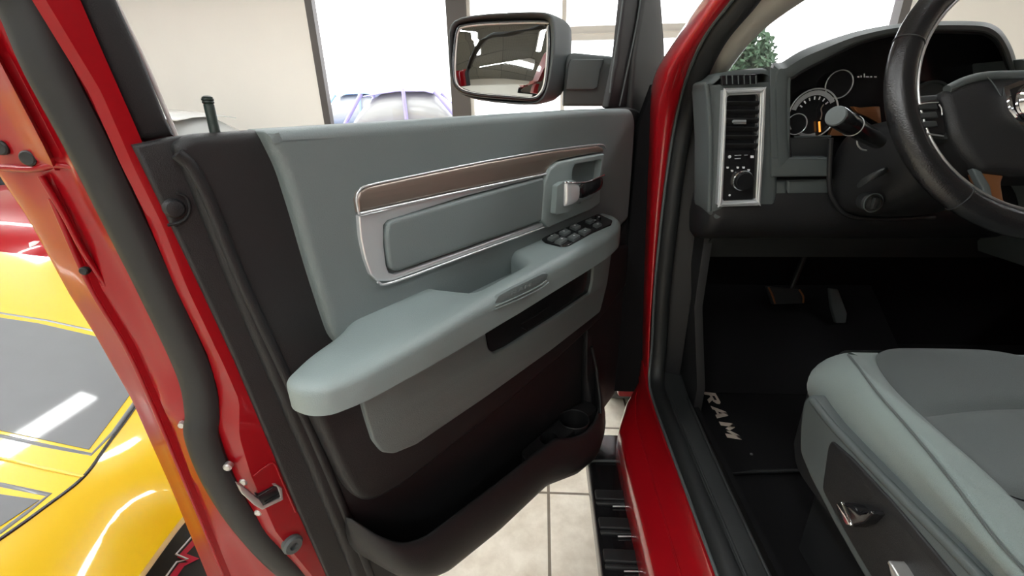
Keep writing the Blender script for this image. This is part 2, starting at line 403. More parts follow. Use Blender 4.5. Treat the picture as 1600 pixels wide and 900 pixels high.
# window frame, rear leg
fr = [(28, -230), (88, -230), (176, -20), (225, 90), (262, 185), (276, 214), (230, 222), (214, 222), (160, 100), (112, -20)]
mk('window_frame', [plate(T(fr, -.012), -N * .05, .008)], 'black', door)
mk('glass_channel', [tube(T([(170, -20), (192, 25), (228, 100), (266, 190), (275, 212)], -.030), .0022)], 'wframe', door)
_s, _z = dsz(58, -225, -.03); _a, _b = dsz(1004, -20, -.01)
mk('frame_rail', [tube([dw(_s - .004, _z - .03, -.035), dw(-.005, 1.70, -.035), dw(.0, 1.79, -.035), dw(.05, 1.84, -.035), dw(.25, 1.85, -.035), dw(.42, 1.82, -.03), dw(.62, 1.74, -.03), dw(_a - .08, _b + .055, -.025), dw(_a, _b, -.02)], .022, ry=.016)], 'black', door)
# lower trim panel: black grained, whole inner face
low = [dw(cA(z) + .001, z, .004) for z in (.50, .6, .7, .8, .9, 1.0, 1.1, 1.2, 1.3, 1.352)]
tp = low + T([(232, 222), (268, 214), (300, 211), (330, 208), (400, 203), (700, 186), (985, 167), (1006, 172)], .004)
tp += [dw(1.085, 1.25, .004), dw(1.10, 1.0, .004), dw(1.125, .75, .004), dw(1.09, .56, .004), dw(.9, .50, .004), dw(.5, .50, .004)]
trim = mk('door_trim', [plate(tp, -N * .012, .004)], 'black', door)
# raised field of the trim, right of the rear ridge
edge1 = [(262, 226), (283, 262), (316, 345), (358, 450), (416, 585), (476, 720), (536, 865), (562, 940)]
rf = T2(edge1, .004, .014) + [dw(.3, .48, .014), dw(.9, .48, .014), dw(1.06, .56, .014), dw(1.105, .75, .014), dw(1.085, 1.0, .014), dw(1.07, 1.25, .014)] + T2([(1000, 176), (985, 167), (700, 184), (400, 203), (335, 207), (290, 210)], .002, .014)
mk('trim_field', [plate(rf, -N * .018, .010, seg=5, r=.012), tube(T([(276, 240), (300, 262), (330, 320), (362, 400), (384, 452), (446, 585), (506, 720), (566, 865), (590, 930)], .0135), .0065, ry=.0045, upv=N)], 'black', door)
# screw and the raised edge of its notch
mk('trim_screw', [lathe([(.0095, -.002), (.0098, .003), (.0075, .007), (.0025, .0085)], dt(271, 325, .004), N), tube([dt(a, b, .006) for a, b in ((262, 352), (280, 348), (293, 338), (296, 322), (290, 308), (276, 302))], .0016)], 'black', door)
# belt top of the trim by the lock pin
mk('lock_pin_base', [plate([dt(a, b, .0) for a, b in ((318, 214), (330, 216), (352, 213), (362, 209), (350, 207), (330, 209))], -Z * .006, .001, r=.004)], 'black', door)
pb = dt(337, 211, -.002); pt = dt(323, 150, -.006)
pa = pt - pb
mk('lock_pin', [lathe([(.0052, -.012), (.0050, pa.length * .78), (.0043, pa.length * .80), (.0056, pa.length * .82), (.0056, pa.length * .86), (.0044, pa.length * .87), (.0058, pa.length * .89), (.0058, pa.length * .93), (.0045, pa.length * .945), (.0052, pa.length * .965), (.003, pa.length)], pb, pa, 16)], 'pin', door)
# grey upper pad with a rolled top
up = T2([(403, 203), (412, 222), (432, 262), (455, 335), (478, 415), (498, 478), (516, 530)], .020, .034) + [dw(.16, 1.06, .034), dw(.86, 1.06, .034)]
up += T2([(974, 340), (980, 260), (984, 190), (979, 170), (930, 170), (700, 184), (560, 193)], .016, .034)
pad = plate(up, -N * .05, .014, seg=6, r=.016)
mk('upper_pad', [pad], 'grey', door)
# bronze trim strip with bright edge
bz = T([(561, 333), (558, 312), (562, 300), (575, 292), (640, 278), (760, 254), (860, 237), (935, 228), (943, 231), (944, 237), (905, 244), (872, 251), (859, 262), (853, 271), (700, 302)], .043)
mk('bronze_strip', [plate(bz, -N * .014, .0045, seg=4, r=.002)], 'bronze', door)
mk('strip_edging', [tube(T([(561, 335), (557, 312), (561, 299), (575, 290), (640, 276), (760, 252), (860, 235), (936, 226), (946, 231)], .040), .0016),
                    tube(T([(563, 334), (700, 304), (790, 285), (853, 272)], .045), .0019)], 'silver', door)
# satin silver surround of the insert
sv = T([(561, 337), (564, 372), (571, 405), (580, 430), (590, 440), (612, 440), (730, 398), (849, 354), (849, 347), (730, 390), (618, 429), (608, 426), (604, 415), (600, 380), (600, 352), (606, 345), (730, 306), (852, 275), (852, 271), (700, 303)], .042)
mk('silver_surround', [plate(sv, -N * .012, .0025, r=.0015), tube(T([(590, 441), (614, 441), (730, 399), (850, 355)], .0435), .0018)], 'silver', door)
ins = T([(607, 349), (616, 343), (730, 310), (850, 277), (851, 300), (849, 345), (730, 387), (622, 425), (612, 421), (608, 405), (604, 370)], .048)
mk('insert_pad', [plate(ins, -N * .02, .006, seg=4, r=.004)], 'grey', door)
# handle bezel with real recess
hb = T([(852, 284), (860, 264), (873, 254), (900, 248), (945, 240), (942, 262), (939, 290), (938, 318), (922, 329), (890, 342), (858, 356), (847, 345), (849, 310)], .050)
bez = mk('handle_bezel', [plate(hb, -N * .055, .004, r=.003)], 'lgrey', door)
carve(bez, [plate([p + N * .012 for p in T([(898, 256), (941, 248), (937, 276), (934, 290), (895, 296), (893, 268)], .050)], -N * .046, 0, r=.008),
            plate([p + N * .012 for p in T([(863, 290), (872, 284), (892, 281), (893, 318), (880, 330), (860, 334)], .050)], -N * .020, 0, r=.004)])
h1 = [dt(872, 305, .048), dt(880, 304, .062), dt(892, 303, .070), dt(905, 300, .074)]
h2 = [dt(901, 300, .074), dt(915, 296, .077), (dt(930, 290, .076)), dt(941, 284, .072)]
def lever(path, hs):
    return loft([[p + Z * h + N * .0035, p + Z * h * .6 + N * .006, p - Z * h * .6 + N * .006, p - Z * h + N * .0035, p - Z * h - N * .003, p + Z * h - N * .003] for p, h in zip(path, hs)])
mk('door_handle', [lever(h1, (.022, .024, .022, .018))], 'silver', door, sub=2); 
mk('handle_grip', [lever(h2, (.017, .015, .015, .014))], 'gloss', door, sub=1)
mk('handle_edge', [tube([p + Z * h + N * .004 for p, h in zip(h1 + h2[1:], (.021, .0235, .0215, .0185, .0155, .0155, .0145))], .0016)], 'chrome', door)
mk('lock_button', [lathe([(.009, 0), (.009, .006), (.006, .009)], dt(903, 311, .046), N), plate(T([(893, 322), (905, 306), (935, 300), (925, 310), (905, 318)], .054), -N * .01, .002, r=.003)], 'grey', door)
# ---- armrest
def at(s, n, dz_=0): return dw(s, 1.105 + .036 * s / .85 + dz_, n)
ao = [(.128, .024), (.075, .03), (.052, .045), (.043, .065), (.042, .092), (.052, .118), (.072, .138), (.11, .147), (.18, .148), (.27, .142), (.36, .137), (.48, .132), (.60, .13), (.70, .125), (.77, .112), (.805, .094), (.822, .07), (.83, .03),
      (.80, .026), (.535, .026), (.492, .046), (.475, .085), (.47, .09), (.345, .096), (.325, .092), (.285, .045), (.27, .026), (.18, .026)]
ao3 = [(.20, -.01), (.165, .022), (.135, .045), (.085, .062), (.048, .085), (.044, .10), (.050, .125), (.065, .142), (.10, .150), (.18, .150), (.27, .146), (.36, .139), (.48, .134), (.60, .131), (.70, .126), (.77, .112), (.81, .092), (.832, .066), (.842, .03), (.842, -.01),
       (.51, -.01), (.492, .042), (.468, .082), (.462, .088), (.345, .096), (.333, .093), (.312, .04), (.30, -.01)]
ar = plate([at(s, n) for s, n in ao3], -Z * .052, .018, seg=6, r=[.01, .03, .03, .03, .01, .01, .01, .01] + [.03] * 12 + [.003, .012, .01, .01, .01, .01, .02, .003])
for i_, v_ in enumerate(ar[0]):
    s_ = (v_ - P0).dot(D); top_ = 1.105 + .036 * s_ / .85
    ar[0][i_] = V((v_.x, v_.y, top_ - (top_ - v_.z) * (.68 + .32 * min(1, max(0, s_) / .40))))
arm = mk('armrest', [ar], 'lgrey', door)
mk('armrest_well', [plate([at(s, n, -.040) for s, n in [(.29, .03), (.52, .03), (.47, .10), (.33, .10)]], -Z * .01, .001)], 'grey', door)
# slot with raised lettering on the armrest front
def fe(px, py): # front face of the armrest is close to n=.142
    return dt(px, py, .1385)
slot = [fe(a, b) for a, b in ((772, 473), (778, 462), (800, 450), (848, 427), (856, 427), (853, 437), (820, 456), (776, 480))]
mk('armrest_slot', [plate([p + N * .0012 for p in slot], -N * .006, .001, r=.004)], 'grey', door)
mk('slot_edge', [tube([fe(a, b) + N * .0025 for a, b in ((772, 478), (800, 466), (836, 449), (852, 438))], .0013), tube([fe(a, b) + N * .0025 for a, b in ((770, 483), (800, 471), (838, 453), (855, 441))], .0015)], 'lgrey', door)
tg = block_ram(fe(797, 461) + N * .0015, fe(830, 446) - fe(796, 462), Z, .05, .0055, .0005)
mk('slot_lettering', [tg], 'lgrey', door)
# window switches
def zsw(px, py, dz_=0):  # on the inclined armrest top
    a, b = at(.5, .05, dz_), D * .999 + Z * (.036 / .85); nn = b.cross(N); return onp(px, py, a, nn)
swz = [(846, 373), (866, 360), (905, 340), (936, 334), (957, 344), (955, 350), (925, 363), (888, 383), (876, 384), (852, 378)]
sp = mk('switch_panel', [plate([zsw(a, b, .003) for a, b in swz], -Z * .006, .0015, r=.005)], 'gloss', door)
def swb(poly, nm='window_switch', m='dgrey'):
    return mk(nm, [plate([zsw(a, b, .0085) for a, b in poly], -Z * .006, .0022, r=.002)], m, door)
swb([(855, 371), (866, 364), (874, 367), (863, 374)], 'lock_switch'); swb([(866, 376), (877, 369), (887, 372), (876, 379)], 'lock_switch')
swb([(873, 362), (883, 356), (892, 360), (882, 366)]); swb([(886, 370), (897, 363), (907, 367), (896, 374)])
swb([(890, 353), (899, 348), (908, 352), (899, 357)]); swb([(903, 361), (914, 355), (924, 358), (913, 365)])
swb([(914, 344), (922, 340), (930, 343), (922, 347)], 'mirror_switch'); swb([(926, 350), (934, 346), (941, 349), (933, 353)], 'mirror_switch')
mk('mirror_knob', [lathe([(.0075, 0), (.0075, .005), (.006, .0065)], zsw(934, 341, .003), Z, 18)], 'gloss', door)
dots = []
for a, b in ((862, 368), (878, 373), (881, 361), (897, 368), (898, 352), (914, 360), (936, 339), (930, 344), (934, 350)):
    dots.append(lathe([(.0022, 0), (.0022, .0004)], zsw(a, b, .0088), Z, 10))
each('switch_symbol', dots, 'mark', door)
# ---- lower fields
boss = T([(472, 606), (500, 672), (540, 756), (556, 780), (578, 789), (622, 768), (692, 714), (760, 660), (860, 575), (940, 500)], .042) + T([(985, 440), (990, 380)], .030) + [dw(.80, 1.06, .036), dw(.10, 1.06, .042)]
mk('lower_boss', [plate(boss, -N * .03, .014, seg=5, r=.015)], 'black', door)
lp = T([(560, 606), (573, 655), (584, 690), (598, 708), (616, 710), (652, 695), (760, 621), (860, 549), (938, 488), (950, 440), (956, 396)], .050) + [dw(.80, 1.075, .050), dw(.74, 1.075, .050)] + T([(929, 402), (926, 440), (922, 458), (860, 500), (790, 544), (772, 552), (764, 546), (759, 520)], .050) + [dw(.395, 1.075, .050), dw(.14, 1.075, .050)]
mk('lower_pad', [plate(lp, -N * .012, .004, r=.006)], 'grey', door)
mk('pocket_opening', [plate(T([(757, 505), (764, 548), (776, 553), (800, 541), (925, 459), (932, 400)], .0435) + [dw(.76, 1.07, .0435), dw(.39, 1.07, .0435)], -N * .003, .0005), tube(T([(815, 506), (838, 493), (857, 479)], .045), .0012), tube(T([(817, 513), (824, 517)], .045), .001)], 'gloss', door)  # flat black plate; the recess shade is put in as its colour
# ---- map pocket: a bin standing out from the trim
rimp = [(.100, .815, .018), (.118, .785, .05), (.138, .755, .075), (.165, .730, .088), (.20, .714, .092), (.26, .704, .09), (.38, .691, .09), (.50, .680, .09), (.578, .671, .09), (.63, .64, .096), (.69, .618, .10), (.74, .618, .098), (.783, .635, .088), (.815, .68, .062), (.835, .735, .034)]
botp = [(.100, .735, .018), (.12, .70, .05), (.15, .655, .082), (.19, .612, .09), (.237, .581, .09), (.376, .556, .09), (.543, .544, .088), (.669, .486, .092), (.766, .469, .092), (.834, .49, .075), (.90, .50, .05), (.97, .52, .034), (1.0, .53, .03)]
def ip(tab, s, k):
    if s <= tab[0][0]: return tab[0][k]
    for a, b in zip(tab, tab[1:]):
        if s <= b[0]: t = (s - a[0]) / (b[0] - a[0]); t = t * t * (3 - 2 * t) if k == 9 else t; return a[k] + (b[k] - a[k]) * t
    return tab[-1][k]
rings = []
ss = [.102 + .733 * i / 48 for i in range(49)]
for s in ss:
    zr, nr, zb, nb = ip(rimp, s, 1), ip(rimp, s, 2), ip(botp, s, 1), ip(botp, s, 2)
    t = .010
    rings.append([dw(s, zr - .004, max(.018, nr - t)), dw(s, zr, max(.02, nr - t * .55)), dw(s, zr - .002, nr - .001), dw(s, zr - .010, nr + .004), dw(s, (zr * .6 + zb * .4), (nr + nb) / 2 + .012), dw(s, zr * .3 + zb * .7, nb + .010), dw(s, zb + .008, nb + .002), dw(s, zb, nb - .012),
                  dw(s, zb - .004, .03), dw(s, zb, .012), dw(s, zb + .03, .012), dw(s, zb + .028, max(.016, nb - .022)), dw(s, zr * .5 + zb * .5, max(.017, min(nr, nb) - t))])
binm = mk('map_pocket', [loft(rings)], 'black', door, sub=1)
# far shoulder of the trim beyond the pocket
sh = []
for s in [.79 + .31 * i / 16 for i in range(17)]:
    zb = ip(botp, s, 1) if s < 1.0 else .53 + (s - 1.0) * .6
    nf = max(.026, .066 - (s - .79) * .32); zt = 1.03 + (s - .79) * .4
    sh.append([dw(s, zt, .024), dw(s, (zt * .5 + zb * .5), .028), dw(s, zb + .20, .028 + (nf - .028) * .35), dw(s, zb + .10, nf), dw(s, zb + .012, nf), dw(s, zb, nf - .012), dw(s, zb - .004, .01), dw(s, zt, .01)])
mk('trim_shoulder', [loft(sh)], 'black', door, sub=1)
mk('pocket_lip', [tube([dw(s, z, n) for s, z, n in ((.772, .626, .093), (.79, .65, .08), (.805, .69, .062), (.812, .74, .048), (.806, .79, .036))], .0045)], 'black', door)
# cup holder shelf inside the pocket
chp = [uz(a, b, .675) for a, b in ((808, 694), (822, 668), (850, 645), (878, 628), (918, 627), (938, 646), (940, 662), (905, 682), (870, 690), (822, 716))]
def lim(p, nmax):
    n = (p - P0).dot(N); return p - N * max(0, n - nmax) + N * max(0, .022 - n)
chp = [lim(p, .076) for p in [uz(a, b, .628) for a, b in ((806, 700), (818, 668), (850, 643), (878, 626), (918, 624), (940, 640), (944, 664), (905, 690), (870, 702), (822, 722))]]
ch = mk('cup_holder', [plate(chp, -Z * .07, .003, r=.01)], 'black', door)
c1, c2 = uz(897, 655, .628), uz(858, 685, .628)

carve(ch, [lathe([(.036, -.060), (.037, .02)], c1, Z, 28), lathe([(.022, -.055), (.023, .02)], c2, Z, 24)])
mk('cup_ring', [lathe([(.0355, -.058), (.0365, .0), (.0380, .002), (.0395, .0), (.0395, -.004)], c1, Z, 32, cap=False)], 'black', door)
# ---- latch, bolts and bump stop on the end face
mk('latch', [plate(T([(371, 757), (380, 760), (398, 775), (406, 781), (412, 790), (438, 778), (434, 762), (426, 758), (432, 757), (441, 763), (443, 781), (410, 797), (398, 790), (378, 772)], -.001), -N * .008, .001, r=.001)], 'steel', door)
mk('latch_mouth', [plate(T([(402, 776), (432, 759), (439, 776), (411, 791)], -.001), -N * .012, .001), tube([dt(415, 787, .001), dt(437, 774, .001)], .001)], 'gloss', door)
for a, b in ((356, 729), (381, 752), (404, 800)):
    mk('latch_bolt', [lathe([(.0055, -.004), (.0055, .002), (.0035, .0035)], dt(a, b, -.020), N * .7 - D * .7, 14)], 'steel', door)
mk('bump_stop', [lathe([(.014, -.002), (.0145, .006), (.012, .010), (.006, .010), (.005, .005)], dt(455, 848, -.006), N, 22)], 'dgrey', door)
mk('seal_clip', [lathe([(.005, -.003), (.004, .002)], dt(284, 664, -.062), N * .7 - D * .7, 8)], 'steel', door)
mk('inner_rib', [tube(T([(396, 744), (412, 731), (428, 724), (440, 750), (462, 800)], -.004), .0015)], 'redin', door)
# ---- front window frame leg and mirror sail
sail = T([(978, -20), (1032, -20), (1038, 60), (1040, 108), (1026, 150), (1022, 200)], .0) + [dw(1.10, 1.20, .0), dw(1.02, 1.20, .0)] + T([(990, 178), (950, 168), (966, 90)], .0)
mk('sail_panel', [plate(sail, -N * .016, .006, r=.004)], 'black', door)
mk('sail_panel', [plate([p for p in T([(1010, -20), (1030, -20), (1036, 60), (1037, 108), (1022, 150), (1010, 185), (985, 178), (992, 90)], .012)], -N * .014, .008, r=.006)], 'dash', door)
mk('glass_channel', [tube(T([(1003, -20), (996, 30), (982, 100), (968, 166)], .004), .002), tube(T([(976, -20), (968, 40), (957, 110), (951, 166)], -.004), .0018)], 'dgrey', door)
hs = T([(990, 176), (1020, 190), (1018, 330), (1016, 450), (1008, 590), (1000, 620)], .008)
mk('hinge_edge', [plate([dw(1.05, 1.34, .01), dw(1.13, 1.33, .01), dw(1.14, 1.0, .01), dw(1.13, .78, .01), dw(1.10, .58, .01), dw(1.03, .56, .01)], -N * .05, .012, r=.01)], 'black', door)
# ---- side mirror
MY = 1.27
def mp(px, py, dy=0): return uy(px, py, MY + dy)
mo = [(700, 60), (702, 38), (716, 27), (760, 21), (840, 18), (860, 20), (868, 30), (868, 70), (862, 130), (850, 158), (836, 165), (800, 163), (740, 157), (712, 146), (701, 120)]
mi = [(708, 66), (711, 47), (722, 38), (770, 33), (852, 30), (857, 40), (858, 80), (853, 130), (844, 150), (830, 156), (800, 154), (745, 148), (716, 138), (708, 115)]
# housing rings run back from the glass side
def hull(sc_, dy, dx, dzz):
    cx = (mp(785, 92)); out = []
    for a, b in mo:
        p = mp(a, b); q = cx + (p - cx) * sc_; out.append(q + V((dx, dy, dzz)))
    return out
hr = [hull(.93, -.002, 0, 0), hull(.97, -.009, 0, 0), hull(1.0, -.006, 0, 0), hull(1.01, .012, .004, 0), hull(.99, .06, .030, .001), hull(.93, .11, .060, .003), hull(.72, .15, .085, .006), hull(.3, .165, .09, .01)]
inn = [hull(.80, .040, 0, 0), hull(.92, .034, 0, 0)]
mir = mk('side_mirror', [loft(inn + hr)], 'dgrey', truck, sub=1)
tag(mir, 'black door mirror on its arm')
gl = [(713, 66), (716, 48), (725, 41), (770, 36), (851, 34), (855, 44), (855, 82), (850, 130), (842, 147), (830, 153), (800, 151), (745, 146), (719, 136), (712, 112)]
gp = [mp(a, b, .002) for a, b in gl]
gc = sum(gp, V((0, 0, 0))) / len(gp)
def mtilt(p): # glass is tilted in its housing
    d = p - gc; return p + V((0, .17 * d.z + .05 * d.x, 0))
mk('mirror_glass', [plate([mtilt(p) for p in gp], V((0, .004, 0)), .001, r=.004)], 'mirror', mir, sharp=20)
mk('glass_rim', [tube([mtilt(p) + V((0, -.001, 0)) for p in gp], .0022, closed=True)], 'wframe', mir)
mk('inner_gasket', [tube([mtilt(gc + (p - gc) * 1.035) + V((0, .002, 0)) for p in gp], .006, closed=True)], 'gloss', mir)
am = [uy(a, b, 1.33) for a, b in ((884, 96), (888, 84), (896, 82), (960, 88), (966, 90), (958, 166), (880, 166))]
mk('mirror_arm', [plate(am, V((0, .07, 0)), .008, r=.006)], 'dgrey', mir)
mk('mirror_arm_cover', [plate([uy(a, b, 1.318) for a, b in ((888, 100), (892, 92), (944, 92), (938, 110), (934, 136), (928, 140), (884, 140))], V((0, .02, 0)), .003, r=.004)], 'dgrey', mir)
# ---- cab side: rocker, door opening, pillars
prof = [(.262, .40), (.214, .42), (.210, .50), (.212, .548), (.220, .562), (.236, .572), (.253, .583), (.257, .582), (.260, .587), (.276, .602), (.287, .618), (.293, .634), (.330, .634)]
rows = []
for y in (-.6, -.2, .2, .5, .8, 1.0, 1.1, 1.17, 1.22):
    k = min(1, max(0, (y - 1.05)) / .13)
    rows.append([V((x + max(0, .302 - x) * k, y, z + k * .03)) for x, z in prof])
side = mk('cab_side', [loft(rows, closed=False)], 'red', truck, sol=.003)
tag(side, 'red painted sill and pillar')
mk('sill_crease', [tube([(.2555, -.5, .584), (.2555, .3, .584), (.2555, .9, .584), (.256, 1.08, .585)], .0014)], 'red', side)
mk('door_bump_bolt', [lathe([(.010, -.004), (.010, .006), (.006, .011)], uy(1008, 612, 1.12), (-.3, -.8, .5), 16)], 'steel', side)
# red pillar strip up to the roof
def yz(z): return 1.14 if z < 1.34 else 1.14 - (z - 1.34) * 1.25
def pil(px, py):
    y = 1.14
    for _ in range(8): y = yz(uy(px, py, y).z)
    return uy(px, py, y)
PL = [(1262, -190), (1196, -105), (1140, -35), (1113, 0), (1062, 76), (1041, 105), (1022, 190), (1017, 300), (1012, 420), (1009, 520), (1008, 600), (1010, 640)]
PR = [(1320, -190), (1245, -105), (1178, -35), (1149, 0), (1104, 55), (1079, 105), (1058, 169), (1044, 250), (1030, 360), (1020, 450), (1014, 540), (1018, 625)]
def ext(a, b, zt=1.84): return a + V((.06, -.95, 1)) * ((zt - a.z))
prow = []
_t = [(ext(pil(*PL[0]), pil(*PL[1])), ext(pil(*PR[0]), pil(*PR[1])))] + [(pil(*a), pil(*b)) for a, b in zip(PL, PR)]
for p, q in _t:
    m = (p + q) / 2
    prow.append([p + V((.01, .16, 0)), p + V((0, .02, 0)), p + (m - p) * .25 + V((0, -.004, 0)), m + V((0, -.014, 0)), q + (m - q) * .2 + V((0, -.006, 0)), q + V((0, .01, 0)), q + V((.006, .03, 0))])
mk('front_pillar', [loft(prow, closed=False)], 'red', side, sub=2, sol=.002)
# black opening seal: tube following pillar and sill
sealp = [pil(1330, -190), pil(1256, -105), pil(1190, -40), pil(1160, 0), pil(1117, 54), pil(1090, 108), pil(1070, 170), pil(1055, 250), pil(1042, 350), pil(1032, 450), pil(1027, 540), V((.322, 1.11, .66)), V((.318, 1.03, .640)), V((.317, .8, .638)), V((.317, .3, .638)), V((.317, -.5, .638))]
sealp = [ext(sealp[0], sealp[1])] + sealp
mk('opening_seal', [tube([p + V((.004, -.004, 0)) for p in sealp], .021, ry=.018, k=7, n=16)], 'rubber', side)
mk('seal_lip', [tube([p + V((-.018, -.012, .002)) for p in sealp], .0035, k=7, n=8)], 'dgrey', side)
sl = [(.325, 1.16), (.325, .9), (.325, .2), (.325, -.4), (.384, -.4), (.384, .2), (.386, .6), (.392, 1.0), (.41, 1.16)]
mk('sill_plate', [plate([V((x, y, .652)) for x, y in sl], V((0, 0, -.05)), .008, r=.01), tube([(.379, -.4, .653), (.378, .3, .653), (.380, .7, .653), (.387, 1.02, .655)], .0035), tube([(.340, -.4, .653), (.340, .3, .653), (.341, .7, .653), (.343, 1.02, .655)], .003)], 'dash', side)

mk('kick_panel', [plate([V((.40, 1.0, .56)), V((.40, 1.0, .70)), V((.385, 1.06, .9)), V((.38, 1.05, 1.40)), V((.40, 1.45, 1.38)), V((.42, 1.50, .56))], V((.02, .0, 0)), .002),
                  plate([V((.345, 1.15, .62)), V((.40, 1.13, .62)), V((.405, 1.13, 1.42)), V((.345, 1.15, 1.42))], V((0, .05, 0)), .004)], 'black', side)
mk('pillar_trim', [loft([[ext(pil(1365, -190), None, 1.83), ext(pil(1440, -190), None, 1.83), ext(pil(1560, -190), None, 1.83), ext(pil(1560, -190), None, 1.83) + V((.01, .09, 0)), ext(pil(1365, -190), None, 1.83) + V((0, .09, 0))]] + [[pil(a, b) + V((0, .01, 0)), pil((a + c) / 2, (b + d) / 2) + V((0, -.015, .0)), pil(c, d) + V((0, .02, 0)), pil(c, d) + V((.01, .09, 0)), pil(a, b) + V((0, .09, 0))] for (a, b), (c, d) in (((1365, -190), (1560, -190)), ((1288, -112), (1435, -112)), ((1218, -40), (1330, -40)), ((1182, 0), (1266, 0)), ((1140, 48), (1205, 40)), ((1112, 96), (1158, 92)), ((1104, 132), (1135, 130)))])], 'beige', side, sub=2)
mk('hinge_pillar', [plate([V((.225, 1.19, .55)), V((.40, 1.19, .55)), V((.40, 1.19, 1.42)), V((.262, 1.19, 1.42)), V((.235, 1.19, 1.33))], V((0, .04, 0)), .004)], 'carpet', side)  # black plate added across the hinge gap to keep it dark
mk('firewall', [plate([V((.40, 1.48, .55)), V((2.05, 1.48, .55)), V((2.05, 1.48, 1.37)), V((.40, 1.48, 1.37))], V((0, .03, 0)), .002)], 'carpet', truck)
mk('cab_carpet', [plate([V((.40, -.9, .555)), V((2.05, -.9, .555)), V((2.05, 1.48, .575)), V((.40, 1.48, .575))], V((0, 0, -.02)), .002),
                  plate([V((.412, 1.16, .575)), V((1.1, 1.16, .575)), V((1.1, 1.47, .80)), V((.412, 1.47, .80))], V((0, .01, -.01)), .001), box((.40, -.9, .53), (.412, 1.2, .64))], 'carpet', truck)
# far side of the cab, roof and rear wall close the interior
mk('far_cab_side', [box((2.05, -.9, .5), (2.12, 1.5, 1.36), .01), plate([V((2.05, .95, 1.36)), V((2.05, 1.12, 1.36)), V((1.95, .45, 1.90)), V((1.95, .33, 1.90))], V((.05, 0, 0)), .004), box((1.97, -.9, 1.3), (2.08, -.55, 1.9), .01)], 'red', truck)
mk('cab_roof', [plate([V((.36, .62, 1.84)), V((.44, .72, 1.84)), V((1.2, .80, 1.85)), V((1.90, .72, 1.84)), V((1.98, .62, 1.84)), V((1.98, -.95, 1.86)), V((.36, -.95, 1.86))], V((0, 0, .08)), -.0 + .0)], 'red', truck)
mk('headliner', [plate([V((.40, .62, 1.83)), V((1.94, .62, 1.83)), V((1.94, -.92, 1.84)), V((.40, -.92, 1.84))], V((0, 0, .008)), 0)], 'headlin', truck)
mk('rear_cab_wall', [box((.36, -.98, .5), (2.06, -.92, 1.86), .01)], 'black', truck)
mk('rear_door', [box((.27, -.92, .62), (.36, -.14, 1.36), .02), plate([V((.30, -.16, .62)), V((.30, .0, .62)), V((.33, -.06, 1.36)), V((.40, -.10, 1.86)), V((.40, -.22, 1.86)), V((.31, -.22, 1.36))], V((.05, 0, 0)), .006)], 'red', truck)
ws_ = [V((.47, 1.40, 1.40)), V((1.2, 1.50, 1.41)), V((1.93, 1.40, 1.40)), V((1.86, .70, 1.84)), V((1.2, .78, 1.85)), V((.52, .70, 1.84))]
mk('windshield', [plate(ws_, (newell(ws_) * .005), 0)], 'glass', truck)
mk('hood', [loft([[V((x, y, z - .03 * abs(x - 1.2) ** 2)) for x in (.32, .5, .8, 1.2, 1.6, 1.9, 2.08)] for y, z in ((1.55, 1.30), (1.9, 1.29), (2.4, 1.25), (2.75, 1.17))], closed=False),
             plate([V((.25, 1.24, .5)), V((.25, 1.24, 1.24)), V((.25, 2.75, 1.12)), V((.25, 2.75, .6)), V((.25, 2.5, .5)), V((.25, 2.4, .85)), V((.25, 2.05, .98)), V((.25, 1.7, .85)), V((.25, 1.6, .5))], V((.06, 0, 0)), .01),
             box((.3, 2.72, .5), (2.1, 2.8, 1.14), .02)], 'red', truck, sol=.004)
for x in (.30, 1.92): mk('front_wheel', [lathe([(.16, 0), (.36, .0), (.395, .03), (.395, .2), (.36, .23), (.1, .2)], (x, 2.05, .395), (1, 0, 0), 36)], 'tyre', truck)
# ---- running board with pads
rb = mk('running_board', [plate([V((.132, 1.09, .45)), V((.139, 1.115, .45)), V((.245, 1.115, .45)), V((.245, -.6, .45)), V((.132, -.6, .45))], V((0, 0, -.05)), .010, r=.008), box((.23, .9, .43), (.33, .96, .45)), box((.23, .1, .43), (.33, .16, .45))], 'gloss', truck)
def pad4(y0, y1, x0=.141, x1=.222, nm='step_pad'):
    mk(nm, [plate([V((x0, y0, .4555)), V((x1, y0, .4555)), V((x1, y1, .4555)), V((x0, y1, .4555))], V((0, 0, -.008)), .0035, r=.005)], 'rubber', rb)
for k in range(9):
    y = uz(960, 765, .455).y - k * .084
    pad4(y, y - .031); pad4(y - .036, y - .046)
    mk('pad_edge', [tube([(.225, y + .002, .454), (.2255, y - .05, .454), (.18, y - .052, .454)], .0018, smooth=False)], 'silver', rb)
mk('board_ridge', [tube([(.134, .985, .449), (.15, .997, .4525), (.24, .999, .4525)], .0035)], 'dgrey', rb)
# ================================================================== dashboard
Yd = .95
dash = mk('dashboard', [
    # body of the dash from side to side behind the face
    loft([[V((x, 1.06, 1.22)), V((x, 1.06, 1.36)), V((x, 1.07, 1.400)), V((x, 1.2, 1.415)), V((x, 1.42, 1.385)), V((x, 1.45, 1.1)), V((x, 1.1, 1.02)), V((x, 1.0, 1.13))] for x in (.395, .5, .8, 1.1, 1.5, 2.03)]),
    ], 'dash', truck)
tag(dash, 'dark grey dashboard')
mk('dash_end', [plate([uy(a, b, .952) for a, b in ((1100, 128), (1112, 124), (1120, 114), (1160, 108), (1196, 105), (1210, 112), (1216, 130), (1218, 200), (1216, 300), (1212, 336), (1200, 346), (1114, 346), (1106, 330), (1108, 220), (1104, 140))], V((0, .09, 0)), .010, r=.008, seg=4),
                tube([uy(a, b, .948) for a, b in ((1104, 132), (1109, 180), (1110, 250), (1108, 330))], .0045)], 'dgrey', dash)
mk('demister_vent', [plate([uy(a, b, .945) for a, b in ((1127, 118), (1183, 116), (1184, 131), (1128, 134))], V((0, .012, 0)), .001, r=.002)], 'gloss', dash)
